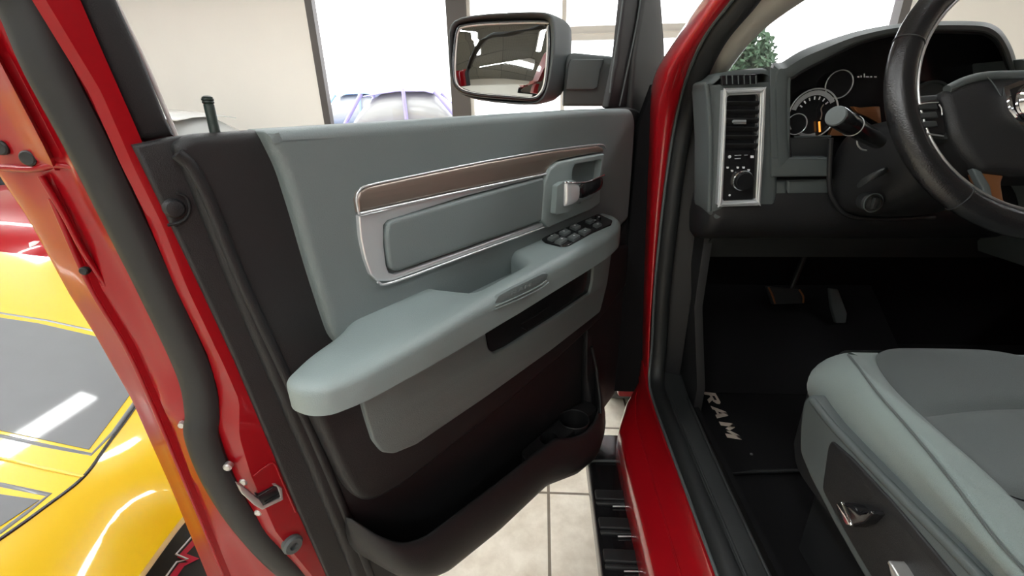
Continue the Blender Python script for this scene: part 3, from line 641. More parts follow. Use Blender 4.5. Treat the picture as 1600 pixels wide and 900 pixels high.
for k in range(6):
    x = 1135 + 9.2 * k
    mk('vent_fin', [tube([uy(x, 118, .943), uy(x + .6, 131.5, .943)], .0011, n=6)], 'dgrey', dash)
# silver frame
bo = [uy(a, b, .938) for a, b in ((1130, 141), (1134, 138), (1193, 136), (1197, 140), (1193, 230), (1188, 318), (1185, 321), (1124, 323), (1121, 320), (1126, 230))]
bi_ = [uy(a, b, .941) for a, b in ((1136, 152), (1139, 149), (1186, 147), (1188, 150), (1185, 230), (1181, 310), (1179, 312), (1131, 314), (1129, 311), (1133, 230))]
mk('silver_frame', [ringplate(bo, bi_, V((0, .014, 0))), tube([(a + b) / 2 + V((0, -.0015, 0)) for a, b in zip(bo, bi_)], .0033, closed=True, k=2)], 'silver', dash)
mk('vent_back', [plate([uy(a, b, .950) for a, b in ((1132, 146), (1190, 144), (1184, 316), (1126, 318))], V((0, .004, 0)), 0)], 'gloss', dash)
for k in range(6):
    y0 = 158 + 13.2 * k
    xl = 1135.5 - (y0 - 158) * .03; xr = 1186.5 - (y0 - 158) * .03
    mk('vent_slat', [loft([[uy(x, y0, .943), uy(x, y0 + 1.5, .9405), uy(x, y0 + 4, .943), uy(x, y0 + 9, .952), uy(x, y0 + 7, .952)] for x in (xl, xr)])], 'black', dash)
mk('vent_tab', [loft([[uy(x, 187, .938), uy(x, 190, .932), uy(x, 194, .938), uy(x, 194, .944), uy(x, 187, .944)] for x in (1146, 1166)]), lathe([(.0028, 0), (.002, .003)], uy(1146, 190, .938), (0, -1, 0), 12)], 'silver', dash)
mk('light_panel', [plate([uy(a, b, .944) for a, b in ((1132, 236), (1185, 235), (1181, 312), (1129, 313))], V((0, .006, 0)), .001, r=.002)], 'gloss', dash)
kc = uy(1160, 282, .940)
mk('headlight_knob', [lathe([(.0175, -.002), (.0175, .012), (.0160, .015), (.006, .0155)], kc, (0, -1, 0), 32)], 'gloss', dash)
mk('knob_ring', [lathe([(.0192, -.003), (.0198, .003), (.0182, .005), (.0178, .003)], kc, (0, -1, 0), 32)], 'chrome', dash)
mk('dimmer_slider', [tube([uy(1148, 243, .942), uy(1158, 242.6, .942)], .001), tube([uy(1148, 248, .942), uy(1157, 247.6, .942)], .001), tube([uy(1163, 242.5, .942), uy(1168, 242.3, .942)], .001)], 'silver', dash)
each('panel_symbol', [lathe([(.0032, 0), (.003, .0006)], uy(1140, 245, .9425), (0, -1, 0), 12), plate([uy(a, b, .9425) for a, b in ((1173, 243), (1178, 243), (1178, 247), (1173, 247))], V((0, .002, 0)), .0002),
    lathe([(.0023, 0), (.002, .0006)], uy(1140, 305, .9425), (0, -1, 0), 10)] +
    [plate([uy(x - 2, y - 1.5, .9425), uy(x + 2, y - 1.5, .9425), uy(x + 1.5, y + 1.5, .9425), uy(x - 1.5, y + 1.5, .9425)], V((0, .001, 0)), .0002) for x, y in ((1137, 262), (1144, 267), (1153, 262), (1162, 262), (1170, 266), (1160, 284))] +
    [plate([uy(1152, 313, .9425), uy(1169, 312.5, .9425), uy(1169, 314, .9425), uy(1152, 314.5, .9425)], V((0, .001, 0)), .0001)], 'mark', dash)
# cluster hood: outer and inner outline, standing proud of the dash
co = [(1207, 272), (1204, 200), (1203, 108), (1222, 97), (1250, 80), (1285, 66), (1335, 50), (1390, 39), (1440, 34), (1520, 33), (1555, 40), (1575, 62), (1588, 95), (1596, 150), (1600, 275)]
ci = [(1234, 246), (1231, 200), (1232, 130), (1240, 120), (1262, 106), (1290, 92), (1338, 69), (1392, 54), (1440, 49), (1520, 50), (1543, 54), (1560, 68), (1572, 95), (1580, 130), (1584, 246)]
def hoodrow(t, dy):
    out = []
    for (a, b), (c, d) in zip(co, ci):
        out.append(uy(a + (c - a) * t, b + (d - b) * t, dy))
    return catmull(out, 4)
hg = loft([hoodrow(0, 1.16), hoodrow(0, .985), hoodrow(.12, .955), hoodrow(.4, .943), hoodrow(.8, .943), hoodrow(.95, .946), hoodrow(1.0, .953), hoodrow(1.0, 1.03)], closed=False)
mk('cluster_hood', [hg, plate([uy(a, b, .945) for a, b in ((1205, 246), (1300, 246), (1300, 276), (1206, 277))], V((0, .05, 0)), .004, r=.003), plate([uy(a, b, .947) for a, b in ((1203, 104), (1236, 118), (1234, 250), (1205, 255))], V((0, .05, 0)), .002)], 'dgrey', dash)
mk('hood_lining', [tube([uy(a, b, .952) for a, b in ci], .0035)], 'black', dash)
mk('cluster_face', [plate([uy(a, b, 1.03) for a, b in ((1225, 252), (1225, 120), (1250, 95), (1330, 60), (1440, 40), (1560, 44), (1592, 110), (1592, 252))], V((0, .01, 0)), 0)], 'gloss', dash)
mk('switch_blank', [plate([uy(a, b, .975) for a, b in ((1232, 216), (1298, 215), (1298, 249), (1234, 249))], V((0, .02, 0)), .002, r=.003)], 'dash', dash)
mk('cluster_lip', [tube([uy(1241, 214, .985), uy(1270, 213.5, .985), uy(1298, 213, .985)], .0022)], 'dgrey', dash)
YG = 1.02
def gauge(px, py, r, nm='gauge'):
    c = uy(px, py, YG)
    g = mk(nm, [lathe([(r * .98, .004), (r * .98, .0)], c, (0, -1, 0), 48), lathe([(r, .0), (r * 1.03, .006), (r * .99, .009), (r * .95, .006), (r * .95, .001)], c, (0, -1, 0), 48)], 'gloss', dash)
    return c
def arcband(c, r0, r1, a0, a1, dy, n=24):
    o = []; i2 = []
    for k in range(n + 1):
        a = math.radians(a0 + (a1 - a0) * k / n); o.append(c + V((r1 * math.cos(a), -dy, r1 * math.sin(a)))); i2.append(c + V((r0 * math.cos(a), -dy, r0 * math.sin(a))))
    vs = o + i2; m = n + 1
    return vs, [(k, k + 1, m + k + 1, m + k) for k in range(n)]
gc1 = gauge(1266, 178, .047, 'tachometer')
mk('gauge_ring', [tube([gc1 + V((.047 * math.cos(a * PI / 24), -.010, .047 * math.sin(a * PI / 24))) for a in range(-14, 30)], .0016)], 'silver', dash)
mk('gauge_band', [arcband(gc1, .035, .044, 32, 168, .009)], 'silver', dash)
mk('gauge_band', [arcband(gc1, .038, .044, 240, 290, .009)], 'silver', dash)
tk = []
for k in range(7):
    a = math.radians(150 - 18 * k); d_ = V((math.cos(a), 0, math.sin(a))); e_ = V((-d_.z, 0, d_.x)); c0 = gc1 + V((0, -.0095, 0))
    tk.append(([c0 + d_ * .027 + e_ * .0012, c0 + d_ * .027 - e_ * .0012, c0 + d_ * .033 - e_ * .0015, c0 + d_ * .033 + e_ * .0015], [(0, 1, 2, 3)]))
mk('gauge_ticks', tk, 'mark', dash)
mk('gauge_pointer', [tube([uy(1281, 206, 1.008), uy(1280, 190, 1.008)], .0018)], 'needle', dash)
mk('gauge_arc', [tube([uy(1287, 163, 1.009), uy(1283, 170, 1.009), uy(1284, 178, 1.009), uy(1282, 187, 1.009)], .0011)], 'bronze', dash)
gc2 = uy(1243, 194, 1.012)
mk('small_gauge', [lathe([(.020, .0), (.020, .003)], gc2, (0, -1, 0), 32)], 'gloss', dash)
mk('gauge_ring', [tube([gc2 + V((.020 * math.cos(a * PI / 24), -.004, .020 * math.sin(a * PI / 24))) for a in range(-17, 20)], .0011)], 'silver', dash)
gc3 = uy(1308, 132, YG)
mk('small_gauge', [lathe([(.025, .002), (.024, .006)], gc3, (0, -1, 0), 36)], 'gloss', dash)
mk('gauge_ring', [tube([gc3 + V((.0255 * math.cos(a * PI / 24), -.007, .0255 * math.sin(a * PI / 24))) for a in range(-16, 36)], .0012)], 'silver', dash)
gc4 = uy(1446, 160, YG)
mk('speedometer', [lathe([(.040, .002), (.040, .010), (.036, .011), (.035, .004)], gc4, (0, -1, 0), 40)], 'dgrey', dash)
mk('display_text', [plate([uy(x, 120 - h, 1.022), uy(x + w_, 120 - h, 1.022), uy(x + w_, 121, 1.022), uy(x, 121, 1.022)], V((0, .001, 0)), 0) for x, w_, h in ((1340, 3, 1), (1345, 1.5, 2), (1350, 1.5, 5), (1353, 5, 1), (1360, 3, 1), (1366, 4, 1))], 'mark', dash)
mk('copper_trim', [plate([uy(a, b, 1.0) for a, b in ((1332, 166), (1345, 168), (1375, 166), (1378, 196), (1355, 182), (1340, 176))], V((0, .01, 0)), .001, r=.003), plate([uy(a, b, 1.01) for a, b in ((1304, 194), (1345, 196), (1345, 212), (1296, 212))], V((0, .01, 0)), .001, r=.003)], 'wood', dash)  # orange glow on the gauge panel, put in as copper-brown plates
# lower band with a seam and the knee panel under it
mk('lower_band', [plate([uy(a, b, .958) for a, b in ((1206, 282), (1229, 281.5), (1229, 303), (1208, 304))], V((0, .05, 0)), .004, r=.003), plate([uy(a, b, .958) for a, b in ((1230.5, 281.5), (1312, 279), (1314, 302), (1230.5, 303))], V((0, .05, 0)), .004, r=.003)], 'dgrey', dash)
mk('knee_panel', [loft([[V((x, .975, 1.235)), V((x, .955, 1.20)), V((x, .948, 1.165)), V((x, .955, 1.135)), V((x, .985, 1.10)), V((x, 1.10, 1.06)), V((x, 1.12, 1.2))] for x in (.345, .36, .5, .7, .95, 1.3)])], 'black', dash, sub=1)
mk('centre_stack', [plate([uy(a, b, .93) for a, b in ((1598, 92), (1640, 88), (1760, 88), (1760, 420), (1610, 420), (1606, 200))], V((0, .12, 0)), .006, r=.004)], 'dgrey', dash)
# ---- steering column, stalk
tau = math.radians(25); HC = V((.687, .717, 1.386)); WU = V((1, 0, 0)); WV = V((0, math.sin(tau), math.cos(tau))); WN = WU.cross(WV)  # WN points at the driver (-Y, +Z)
def wh(u, v, n=0): return HC + WU * u + WV * v + WN * n
def wpx(px, py, n=0): # point on the wheel plane
    return onp(px, py, HC + WN * n, WN)
colr = []
for y, w, zt, zb in ((.765, .050, 1.36, 1.27), (.79, .075, 1.375, 1.235), (.84, .090, 1.365, 1.19), (.90, .098, 1.35, 1.165), (.95, .104, 1.34, 1.155), (1.0, .106, 1.33, 1.15)):
    zm = (zt + zb) / 2; h = (zt - zb) / 2; cx = .684
    colr.append([V((cx + w * math.copysign(abs(math.cos(a)) ** .6, math.cos(a)), y, zm + h * math.copysign(abs(math.sin(a)) ** .6, math.sin(a)))) for a in [2 * PI * k / 20 for k in range(20)]])
colm = mk('steering_column', [loft(colr)], 'black', truck, sub=1)
mk('column_surround', [tube([uy(a, b, .94) for a, b in ((1298, 216), (1296, 290), (1306, 318), (1322, 335), (1350, 341), (1400, 342), (1460, 340))], .0045)], 'black', colm)
ig = uy(1361, 316, .845)
mk('ignition_lock', [lathe([(.016, -.03), (.016, .004), (.013, .008), (.011, .002)], ig, (-.35, -1, .1), 24), plate([ig + V((-.003, -.012, -.010)), ig + V((.003, -.012, -.010)), ig + V((.003, -.012, .010)), ig + V((-.003, -.012, .010))], V((0, .006, 0)), .001)], 'dash', colm)
mk('lock_ring', [tube([ig + V((.0155 * math.cos(a * PI / 12), -.006, .0165 * math.sin(a * PI / 12))) for a in range(24)], .0012, closed=True, k=2)], 'dgrey', colm)
mk('tilt_lever', [loft([[p + V((0, -.003, .010)), p + V((0, -.010, 0)), p + V((0, -.003, -.010)), p + V((0, .01, 0))] for p in (uy(1338, 292, .85), uy(1352, 280, .83), uy(1374, 270, .825), uy(1386, 264, .84))])], 'dash', colm, sub=2)
mk('column_button', [tube([uy(a, b, .832) for a, b in ((1339, 215), (1340, 226), (1346, 233), (1354, 235))], .0013), plate([uy(a, b, .835) for a, b in ((1352, 218), (1360, 219), (1361, 225), (1353, 224))], V((0, .004, 0)), .001, r=.001)], 'steel', colm)
s0 = uy(1306, 181, .70); s1 = uy(1372, 221, .80)
sd = (s1 - s0); L_ = sd.length
mk('turn_stalk', [lathe([(.0135, .0), (.0145, .004), (.0145, L_ * .34), (.0130, L_ * .35), (.0135, L_ * .37), (.0132, L_ * .8), (.0115, L_)], s0, sd, 28)], 'gloss', colm)
mk('stalk_cap', [lathe([(.0138, .001), (.0125, -.0022), (.004, -.003)], s0, sd, 28)], 'dgrey', colm)
mk('stalk_line', [tube([s0 + sd * .355 + (sd.orthogonal().normalized() * math.cos(a * PI / 8) + sd.cross(sd.orthogonal()).normalized() * math.sin(a * PI / 8)) * .0142 for a in range(16)], .0009, closed=True, k=2)], 'steel', colm)
# ---- steering wheel
def ringpts(R, n=64, v0=0): return [wh(R * math.cos(2 * PI * k / n), R * math.sin(2 * PI * k / n), v0) for k in range(n)]
whl = mk('steering_wheel', [tube(ringpts(.190), .0185, closed=True, k=1, n=20, ry=.0165, upv=WN)], 'leather', truck, sharp=60)
tag(whl, 'black leather steering wheel with chrome badge')
mk('rim_inlay', [tube(ringpts(.1712, 72, .0065), .0021, closed=True, k=1, n=8)], 'steel', whl)
for aa in (158, 22, 232, 308):
    a = math.radians(aa); c0 = wh(.190 * math.cos(a), .190 * math.sin(a)); rd = (WU * math.cos(a) + WV * math.sin(a))
    mk('rim_seam', [tube([c0 + rd * (.0187 * math.cos(t * PI / 8)) + WN * (.0167 * math.sin(t * PI / 8)) for t in range(16)], .0009, closed=True, k=2)], 'black', whl)
hubc = wpx(1625, 190, .02)
hx = hubc.x - HC.x; 
def sym(pts, n):   # left half traced, right half mirrored about the hub axis
    L = [wpx(a, b, n) for a, b in pts]; rel = [((p - HC).dot(WU), (p - HC).dot(WV)) for p in L]
    return [wh(u, v, n) for u, v in rel] + [wh(-u, v, n) for u, v in rel[::-1]]
hp = sym([(1628, 114), (1598, 115), (1541, 117), (1507, 125), (1478, 139), (1474, 150), (1482, 175), (1492, 209), (1514, 243), (1541, 266), (1598, 273), (1630, 273)][1:-1], .014)
mk('hub_pad', [plate(hp, -WN * .055, .014, seg=5, r=.006)], 'black', whl)
mk('hub_top_edge', [tube(sym([(1598, 117), (1541, 119), (1507, 127), (1480, 140)], .010)[3::-1], .006)], 'dgrey', whl)
def spoke(sign):
    def g(pts, n): 
        L = [wpx(a, b, n) for a, b in pts]; return [wh(sign * (p - HC).dot(WU), (p - HC).dot(WV), n) for p in L]
    mk('spoke', [plate(g([(1412, 150), (1450, 148), (1480, 145), (1488, 210), (1484, 219), (1434, 211), (1424, 214), (1416, 220)], .002), -WN * .018, .004, r=.004)], 'dash', whl)
    mk('button_pod', [plate(g([(1430, 160), (1468, 153), (1474, 160), (1480, 206), (1476, 212), (1433, 205)], .008), -WN * .01, .003, r=.004)], 'bronze' if 0 else 'gloss', whl)
    for yy_ in (166, 180, 194):
        mk('wheel_button', [plate(g([(1434, yy_ - 4), (1464, yy_ - 6), (1467, yy_ + 4), (1436, yy_ + 5)], .011), -WN * .005, .0018, r=.002)], 'dash', whl)
    each('button_edge', [tube(g([(1432, 164), (1450, 161), (1466, 160)], .0115), .0009), tube(g([(1433, 207), (1455, 210), (1474, 213)], .0085), .0012), tube(g([(1467, 163), (1471, 170), (1472, 180)], .0115), .0008)], 'steel', whl)
    mk('lower_spoke', [plate(g([(1524, 262), (1574, 266), (1566, 285), (1570, 312), (1586, 336), (1610, 342), (1610, 352), (1550, 336), (1540, 300)], .002), -WN * .014, .004, r=.004)], 'wood', whl)
    mk('spoke_inlay', [plate(g([(1519, 262), (1533, 265), (1548, 290), (1556, 328), (1543, 331), (1536, 296)], .005), -WN * .008, .002, r=.003)], 'dgrey', whl)
spoke(1); spoke(-1)
mk('hub_seam', [tube([wpx(1541, 118, .0145), wpx(1553, 132, .0145), wpx(1564, 150, .0145)], .0007)], 'dgrey', whl)
# chrome badge: shield with a horned head
bd = [(-.038, .020), (-.026, .026), (0, .028), (.026, .026), (.038, .020), (.035, -.004), (.026, -.020), (.010, -.030), (0, -.033), (-.010, -.030), (-.026, -.020), (-.035, -.004)]
BC = (-.011, -.030)
bd = [(u * 1.62, v * 1.3) for u, v in bd]
bo_ = [wh(BC[0] + u, BC[1] + v, .019) for u, v in bd]; bi2 = [wh(BC[0] + u * .88, BC[1] + v * .86, .019) for u, v in bd]
mk('badge_frame', [ringplate(bo_, bi2, -WN * .006)], 'chrome', whl)
horn = []
for sg in (-1, 1):
    horn.append(tube([wh(BC[0] + sg * u * 1.6, BC[1] + v * 1.3, n - .015) for u, v, n in ((.004, .016, .036), (.016, .019, .040), (.027, .012, .041), (.028, -.003, .039), (.021, -.012, .038), (.015, -.006, .038), (.018, .002, .037))], lambda t: .0085 * (1 - t * .65), n=8))
face = loft([[wh(BC[0] + w_ * q_, BC[1] + v, .019 + h * e_) for q_, e_ in ((-1, 0), (-.4, .7), (0, 1), (.4, .7), (1, 0))] for v, w_, h in ((.026, .015, .004), (.013, .018, .008), (-.005, .015, .010), (-.021, .013, .009), (-.034, .006, .004))], closed=False)
mk('badge_head', horn + [face], 'chrome', whl, sharp=15)
# ---- pedals
pd = mk('brake_pedal', [plate([uy(a, b, 1.30) for a, b in ((1198, 447), (1250, 452), (1258, 474), (1208, 476))], V((0, .012, -.004)), .004, r=.006), tube([uy(1232, 462, 1.31), V((.80, 1.36, 1.0)), V((.80, 1.44, 1.15))], .008)], 'rubber', truck)
mk('pedal_edge', [tube([uy(a, b, 1.297) for a, b in ((1201, 449), (1207, 462), (1211, 474))], .0025), tube([uy(a, b, 1.297) for a, b in ((1249, 453), (1255, 463), (1255, 473))], .0025)], 'wood', pd)  # orange reflections on the brake pedal, put in as copper-brown strips
mk('accelerator_pedal', [plate([uy(a, b, 1.33) for a, b in ((1296, 450), (1310, 452), (1324, 490), (1322, 505), (1306, 505), (1299, 480))], V((0, .01, -.003)), .003, r=.006)], 'dgrey', truck)
# ================================================================== seat
XC = .70
def zsurf(x, y):
    t = abs(x - XC)
    z = .970 + .0 * t
    if t > .165: z += .024 * min(1, (t - .165) / .05) ** 1.3
    fr_ = max(0, y - .71); z -= fr_ * fr_ * 7
    return z
def xr(y):  # ridge of the side bolster
    pts = [(.20, .415), (.32, .422), (.44, .450), (.56, .470), (.66, .500), (.71, .522), (.76, .575)]
    if y <= pts[0][0]: return pts[0][1]
    for (a, b), (c, d) in zip(pts, pts[1:]):
        if y <= c: return b + (d - b) * (y - a) / (c - a)
    return pts[-1][1]
def xin(y): return xr(y) + .050 + .012 * max(0, (.7 - y))
def patch(fx, y0, y1, m='cloth', nu=16, nv=28, tuck=.007, dx=0):
    """upholstery patch with tucked edges, fx(u,y)->x"""
    rows = []
    for j in range(nv + 1):
        v = j / nv; row = []
        for i in range(nu + 1):
            u = i / nu
            ya, yb = (y0(u) if callable(y0) else y0), (y1(u) if callable(y1) else y1)
            y = ya + (yb - ya) * v; x = fx(u, y); z = zsurf(x, y)
            e = min(u, 1 - u) * 18; e2 = min(v, 1 - v) * 26
            z += .010 * (1 - math.exp(-e)) * (1 - math.exp(-e2)) - .004
            row.append(V((x, y, z)))
        rows.append(row)
    return loft(rows, closed=False)
seat = thing('driver_seat', 'grey', 'seat', (XC, .42, .57))
for k_ in ('label', 'category'): del seat[k_]
seat.parent = truck; seat.location = V((XC, .42, .57)) - WLOC['pickup_truck']
tag(seat, 'grey cloth front seat')
yfr = .735
for sg in (1, -1):
    mx = (lambda x: x) if sg == 1 else (lambda x: 2 * XC - x)
    top = patch(lambda u, y: mx(xr(y) + (xin(y) - xr(y)) * u), .16, yfr, nu=12)
    # outer face of the bolster with front corner, rounded over the ridge
    rows = []
    path = [(y, 1) for y in [.16 + .03 * k for k in range(18)]]
    for j in range(19):
        y = .16 + .54 * j / 18
        r = xr(y); wr = .0035 * math.sin(y * 70 + 1) * max(0, 1 - abs(y - .38) / .13)
        zr = zsurf(mx(r), y)
        lowx = .452 + .006 * math.sin((y - .2) * 4) if y < .45 else .4575 + (y - .45) * .055; zl = .925 if y < .45 else .925 - (y - .45) * .12
        rows.append([V((mx(r + .004), y, zr + .004)), V((mx(r - .006), y, zr - .002)), V((mx(r * .55 + lowx * .45 - .016), y, zr - .016 + wr)), V((mx(lowx - .010 - wr * 2), y, zl + .028)), V((mx(lowx - .004 + wr), y, zl + .008)), V((mx(lowx + .006), y, zl - .010))])
    # wrap round the front corner
    for k in range(1, 9):
        a = k / 8 * PI / 2; bx_, by_ = xr(.69), .69; rr_ = .050
        zr = zsurf(mx(.52), .70)
        def fp(off, z): # corner swept outward
            return V((mx(.515 - (off) * math.cos(a) + .012 * math.sin(a)), .70 + (off + .004) * math.sin(a), z))
        rows.append([fp(.0 , zr + .004), fp(.010, zr - .003), fp(.030, zr - .02), fp(.046, .925), fp(.044, .905), fp(.036, .886)])
    rows.append([V((mx(.60), .700, .945)), V((mx(.60), .712, .938)), V((mx(.60), .730, .928)), V((mx(.60), .740, .915)), V((mx(.60), .738, .90)), V((mx(.60), .728, .880))])
    mk('side_bolster', [top, loft(rows, closed=False)], 'cloth', seat, sub=1, sharp=180)
    mk('bolster_piping', [tube([V((mx(xr(y)), y, zsurf(mx(xr(y)), y) + .0045)) for y in (.17, .25, .32, .40, .48, .56, .64, .69)], .0016)], 'clothd', seat)
def arc_y(u): return .545 + .028 * math.sin(PI * u)
fxm = lambda u, y: xin(y) + (2 * (XC - xin(y))) * u
mk('thigh_insert', [patch(fxm, arc_y, .765, nu=30, nv=18), loft([[V((xin(.7) + (2 * (XC - xin(.7))) * u, .763 + d_, .954 - h)) for u in [k / 12 for k in range(13)]] for d_, h in ((0, .004), (.012, .010), (.026, .028), (.032, .05), (.026, .075))], closed=False)], 'clothd', seat, sub=1, sharp=180)
mk('seat_insert', [patch(fxm, .405, arc_y, nu=30, nv=14), patch(fxm, .16, .402, nu=30, nv=16)], 'clothd', seat, sub=1, sharp=180)
mk('seat_base', [plate([V((.460, .16, .905)), V((.460, .66, .905)), V((.50, .75, .905)), V((.90, .75, .905)), V((.948, .66, .925)), V((.948, .16, .925))], V((0, 0, -.14)), .01, r=.03), box((.50, .2, .575), (.54, .65, .80)), box((.86, .2, .575), (.90, .65, .80))], 'black', seat)
# side shield
def sxx(L, x): return [ux(a, b, x) for a, b in L]
st_top = [(1276, 634), (1300, 664), (1340, 706), (1400, 768), (1470, 838), (1530, 900), (1600, 975)]
shl = mk('seat_shield', [plate(sxx([(1262, 614), (1252, 624), (1247, 660), (1246, 705), (1262, 745), (1300, 820), (1345, 900), (1400, 985), (1500, 1100), (1750, 1120)] + st_top[::-1], .436), V((.05, 0, 0)), .012, r=.012, seg=5), tube(sxx([(1270, 626)] + st_top, .440), .0060)], 'dgrey', seat)
mk('shield_inset', [plate(sxx([(1298, 688), (1293, 698), (1284, 764), (1290, 776), (1330, 850), (1375, 925), (1430, 1000), (1600, 1040), (1500, 912), (1400, 792), (1330, 716)], .4325), V((.012, 0, 0)), .003, r=.008)], 'black', seat)
k0 = onp(1325, 800, V((.415, 0, 0)), V((1, 0, 0)))
def sx(px, py, x): return ux(px, py, x)
mk('seat_switch', [plate([sx(a, b, .414) for a, b in ((1305, 786), (1313, 783), (1326, 812), (1330, 822), (1322, 822), (1310, 806))], V((.02, 0, 0)), .002, r=.003)], 'chrome', seat)
mk('seat_switch', [plate([sx(a, b, .416) for a, b in ((1313, 784), (1332, 790), (1340, 800), (1358, 797), (1362, 803), (1348, 818), (1330, 824))], V((.018, 0, 0)), .004, r=.004)], 'gloss', seat)
mk('recline_lever', [plate([sx(a, b, .414) for a, b in ((1385, 874), (1392, 882), (1404, 902), (1414, 925), (1402, 925), (1390, 898))], V((.02, 0, 0)), .003, r=.003)], 'steel', seat)
brs = []
for t in range(9):
    v = t / 8; z = .88 + .62 * v; y = .262 - .19 * v
    brs.append([V((x, y + dy, z)) for x, dy in ((.47, -.05), (.45, .0), (.455, .055), (.48, .085), (.56, .05), (.70, .04), (.84, .05), (.92, .085), (.965, .055), (.975, 0), (.95, -.05))])
mk('backrest', [loft(brs)], 'black', seat, sub=1)
# ================================================================== floor mat (lies on the carpet)
fm = thing('floor_mat', 'black carpet floor mat with tan lettering lying in front of the grey seat', 'floor mat', (.6, 1.0, .575))
mo_ = [uz(a, b, .583) for a, b in ((1131, 741), (1180, 736), (1250, 734))] + [V((.98, .87, .583)), V((.98, 1.14, .583)), V((.47, 1.14, .583))] + [uz(1088, 640, .583)]
mk('mat_pile', [plate(mo_, V((0, 0, -.008)), .002, r=.02)], 'carpet', fm)
mk('mat_binding', [tube([p + V((0, 0, -.002)) for p in mo_[-1:] + mo_[:4]], .0045, smooth=False)], 'rubber', fm)
t0_ = uz(1099, 613, .585); t1_ = uz(1137, 685, .585)
bl = (t1_ - t0_); tx = bl.normalized(); ty = Z.cross(tx)
tops = uz(1117, 613, .585) - t0_; hgt = abs(tops.dot(ty))
g = block_ram(t0_, tx, ty, bl.length, hgt)
mk('mat_lettering', [g], 'letter', fm)
mk('mat_stud', [lathe([(.0035, 0), (.003, .002)], uz(1174, 710, .584), Z, 12)], 'steel', fm)
# ================================================================== THE SHOWROOM
def st(name, geos, m, parent=None, **k):
    o = mk(name, geos, m, parent, **k)
    if parent is None: o['kind'] = 'structure'
    return o
WY = 7.0
st('floor', [box((-8, -5, -.05), (7.5, WY, 0))], 'tile', loc=(0, 0, 0))
def wpt(px, py, y=WY): return uy(px, py, y)
H = 3.5
xw0 = wpt(503, 100).x; xp0 = wpt(703, 100).x; xp1 = wpt(733, 100).x; xr1 = wpt(1412, 10).x
def hole_wall(x0, x1, zt, zb): pass
st('wall_back', [box((-8, WY, 0), (xw0 - .10, WY + .12, H)), box((xr1 + .05, WY, 0), (7.5, WY + .12, H)), box((xw0 - .10, WY, 3.0), (xr1 + .05, WY + .12, H)), box((xw0 - .10, WY, 0), (xr1 + .05, WY + .12, .25))], 'wall')
st('wall_left', [box((-8.1, -5, 0), (-8, WY, H))], 'wall')
st('wall_front', [box((-8, -5.1, 0), (7.5, -5, H))], 'wall')
st('wall_right', [box((7.5, -5, 0), (7.6, WY, H))], 'wall')
st('ceiling', [box((-8, -5, H), (7.5, WY + .1, H + .08))], 'ceil', loc=(0, 0, H))
def window(n, x0, x1, mull=(), rails=(), m='frame', fw=.07):
    o = st('window_%d' % n, [box((x0, WY - .02, .25), (x0 + fw, WY + .1, 3.0)), box((x1 - fw, WY - .02, .25), (x1, WY + .1, 3.0)), box((x0, WY - .02, 2.93), (x1, WY + .1, 3.0)), box((x0, WY - .02, .25), (x1, WY + .1, .32))], m)
    for x in mull: mk('mullion', [box((x - .03, WY, .3), (x + .03, WY + .08, 2.95))], 'wframe', o)
    for a, b in rails: mk('rail', [box((x0 + fw, WY, a), (x1 - fw, WY + .08, b)), box((x0 + fw, WY - .02, a + (b - a) * .42), (x1 - fw, WY + .01, a + (b - a) * .5))], 'wframe', o)
    mk('pane', [box((x0 + fw, WY + .04, .3), (x1 - fw, WY + .048, 2.95))], 'glass', o)
    return o
window(1, xw0 - .10, xp1, fw=.10)
zr0 = wpt(930, 62).z; zr1 = wpt(930, 40).z
xm = wpt(882, 10).x
xq = wpt(1122, 40).x
window(2, xp1, xq, mull=(xm,), rails=((zr0, zr1),), m='wframe', fw=.05)
window(3, xq, xr1 + .05, m='wframe', fw=.05)
mk('window_post', [box((xp0, WY - .06, 0), (xp1, WY + .1, 3.0))], 'frame', kind='structure')
bpy.data.objects['window_post'].name = 'trim_1'
o_ = mk('window_post', [box((xr1 - .06, WY - .06, 0), (xr1 + .05, WY + .1, 3.0))], 'frame', kind='structure'); o_.name = 'trim_2'
# ceiling lamps: fluorescent strips, those before the back wall added to brighten it
lamp0 = None
lspots = [(-6.2, 4.6, 90), (-3.2, 4.6, 90), (5.2, 4.6, 90), (-.9, -1.6, 0), (1.3, -1.6, 0), (-3.1, -1.6, 0), (-.9, 1.9, 0), (-3.1, 1.9, 0), (1.3, 1.9, 0), (3.6, 1.9, 0), (3.6, -1.6, 0), (-3.3, -.2, 90), (.2, -3.6, 90), (-6.0, .15, 90)]
names = {}
posn = ['running crosswise in the far left corner before the back wall', 'running crosswise before the cream back wall, beside the window', 'running crosswise before the back wall, right of the windows', 'lengthwise, behind the open red door', 'lengthwise, over the rear of the truck cab', 'lengthwise, behind the yellow car', 'lengthwise, above the door mirror', 'lengthwise, between the yellow and the red car', 'lengthwise, over the truck hood', 'lengthwise, right of the truck hood', 'lengthwise, right of the truck cab', 'running crosswise over the yellow car', 'running crosswise near the rear wall', 'running crosswise by the left wall']
for i, (x, y, a) in enumerate(lspots):
    if lamp0 is None:
        lamp0 = thing('ceiling_lamp', '', 'ceiling lamp', (x, y, H - .07))
        lamp0_parts = [mk('lamp_body', [box((x - .10, y - 1.2, H - .07), (x + .10, y + 1.2, H - .001), .01)], 'wframe', lamp0), mk('lamp_tube', [box((x - .07, y - 1.17, H - .082), (x + .07, y + 1.17, H - .070))], 'lamp', lamp0)]
        r = lamp0
    else:
        r = lamp0.copy(); C.objects.link(r); r.location = (x, y, H - .07)
        for ch_ in lamp0_parts:
            c = ch_.copy(); C.objects.link(c); c.parent = r
    r.rotation_euler = (0, 0, math.radians(a))
    r['label'] = 'long fluorescent ceiling lamp, ' + posn[i]; r['group'] = 'fluorescent lamps on the ceiling'
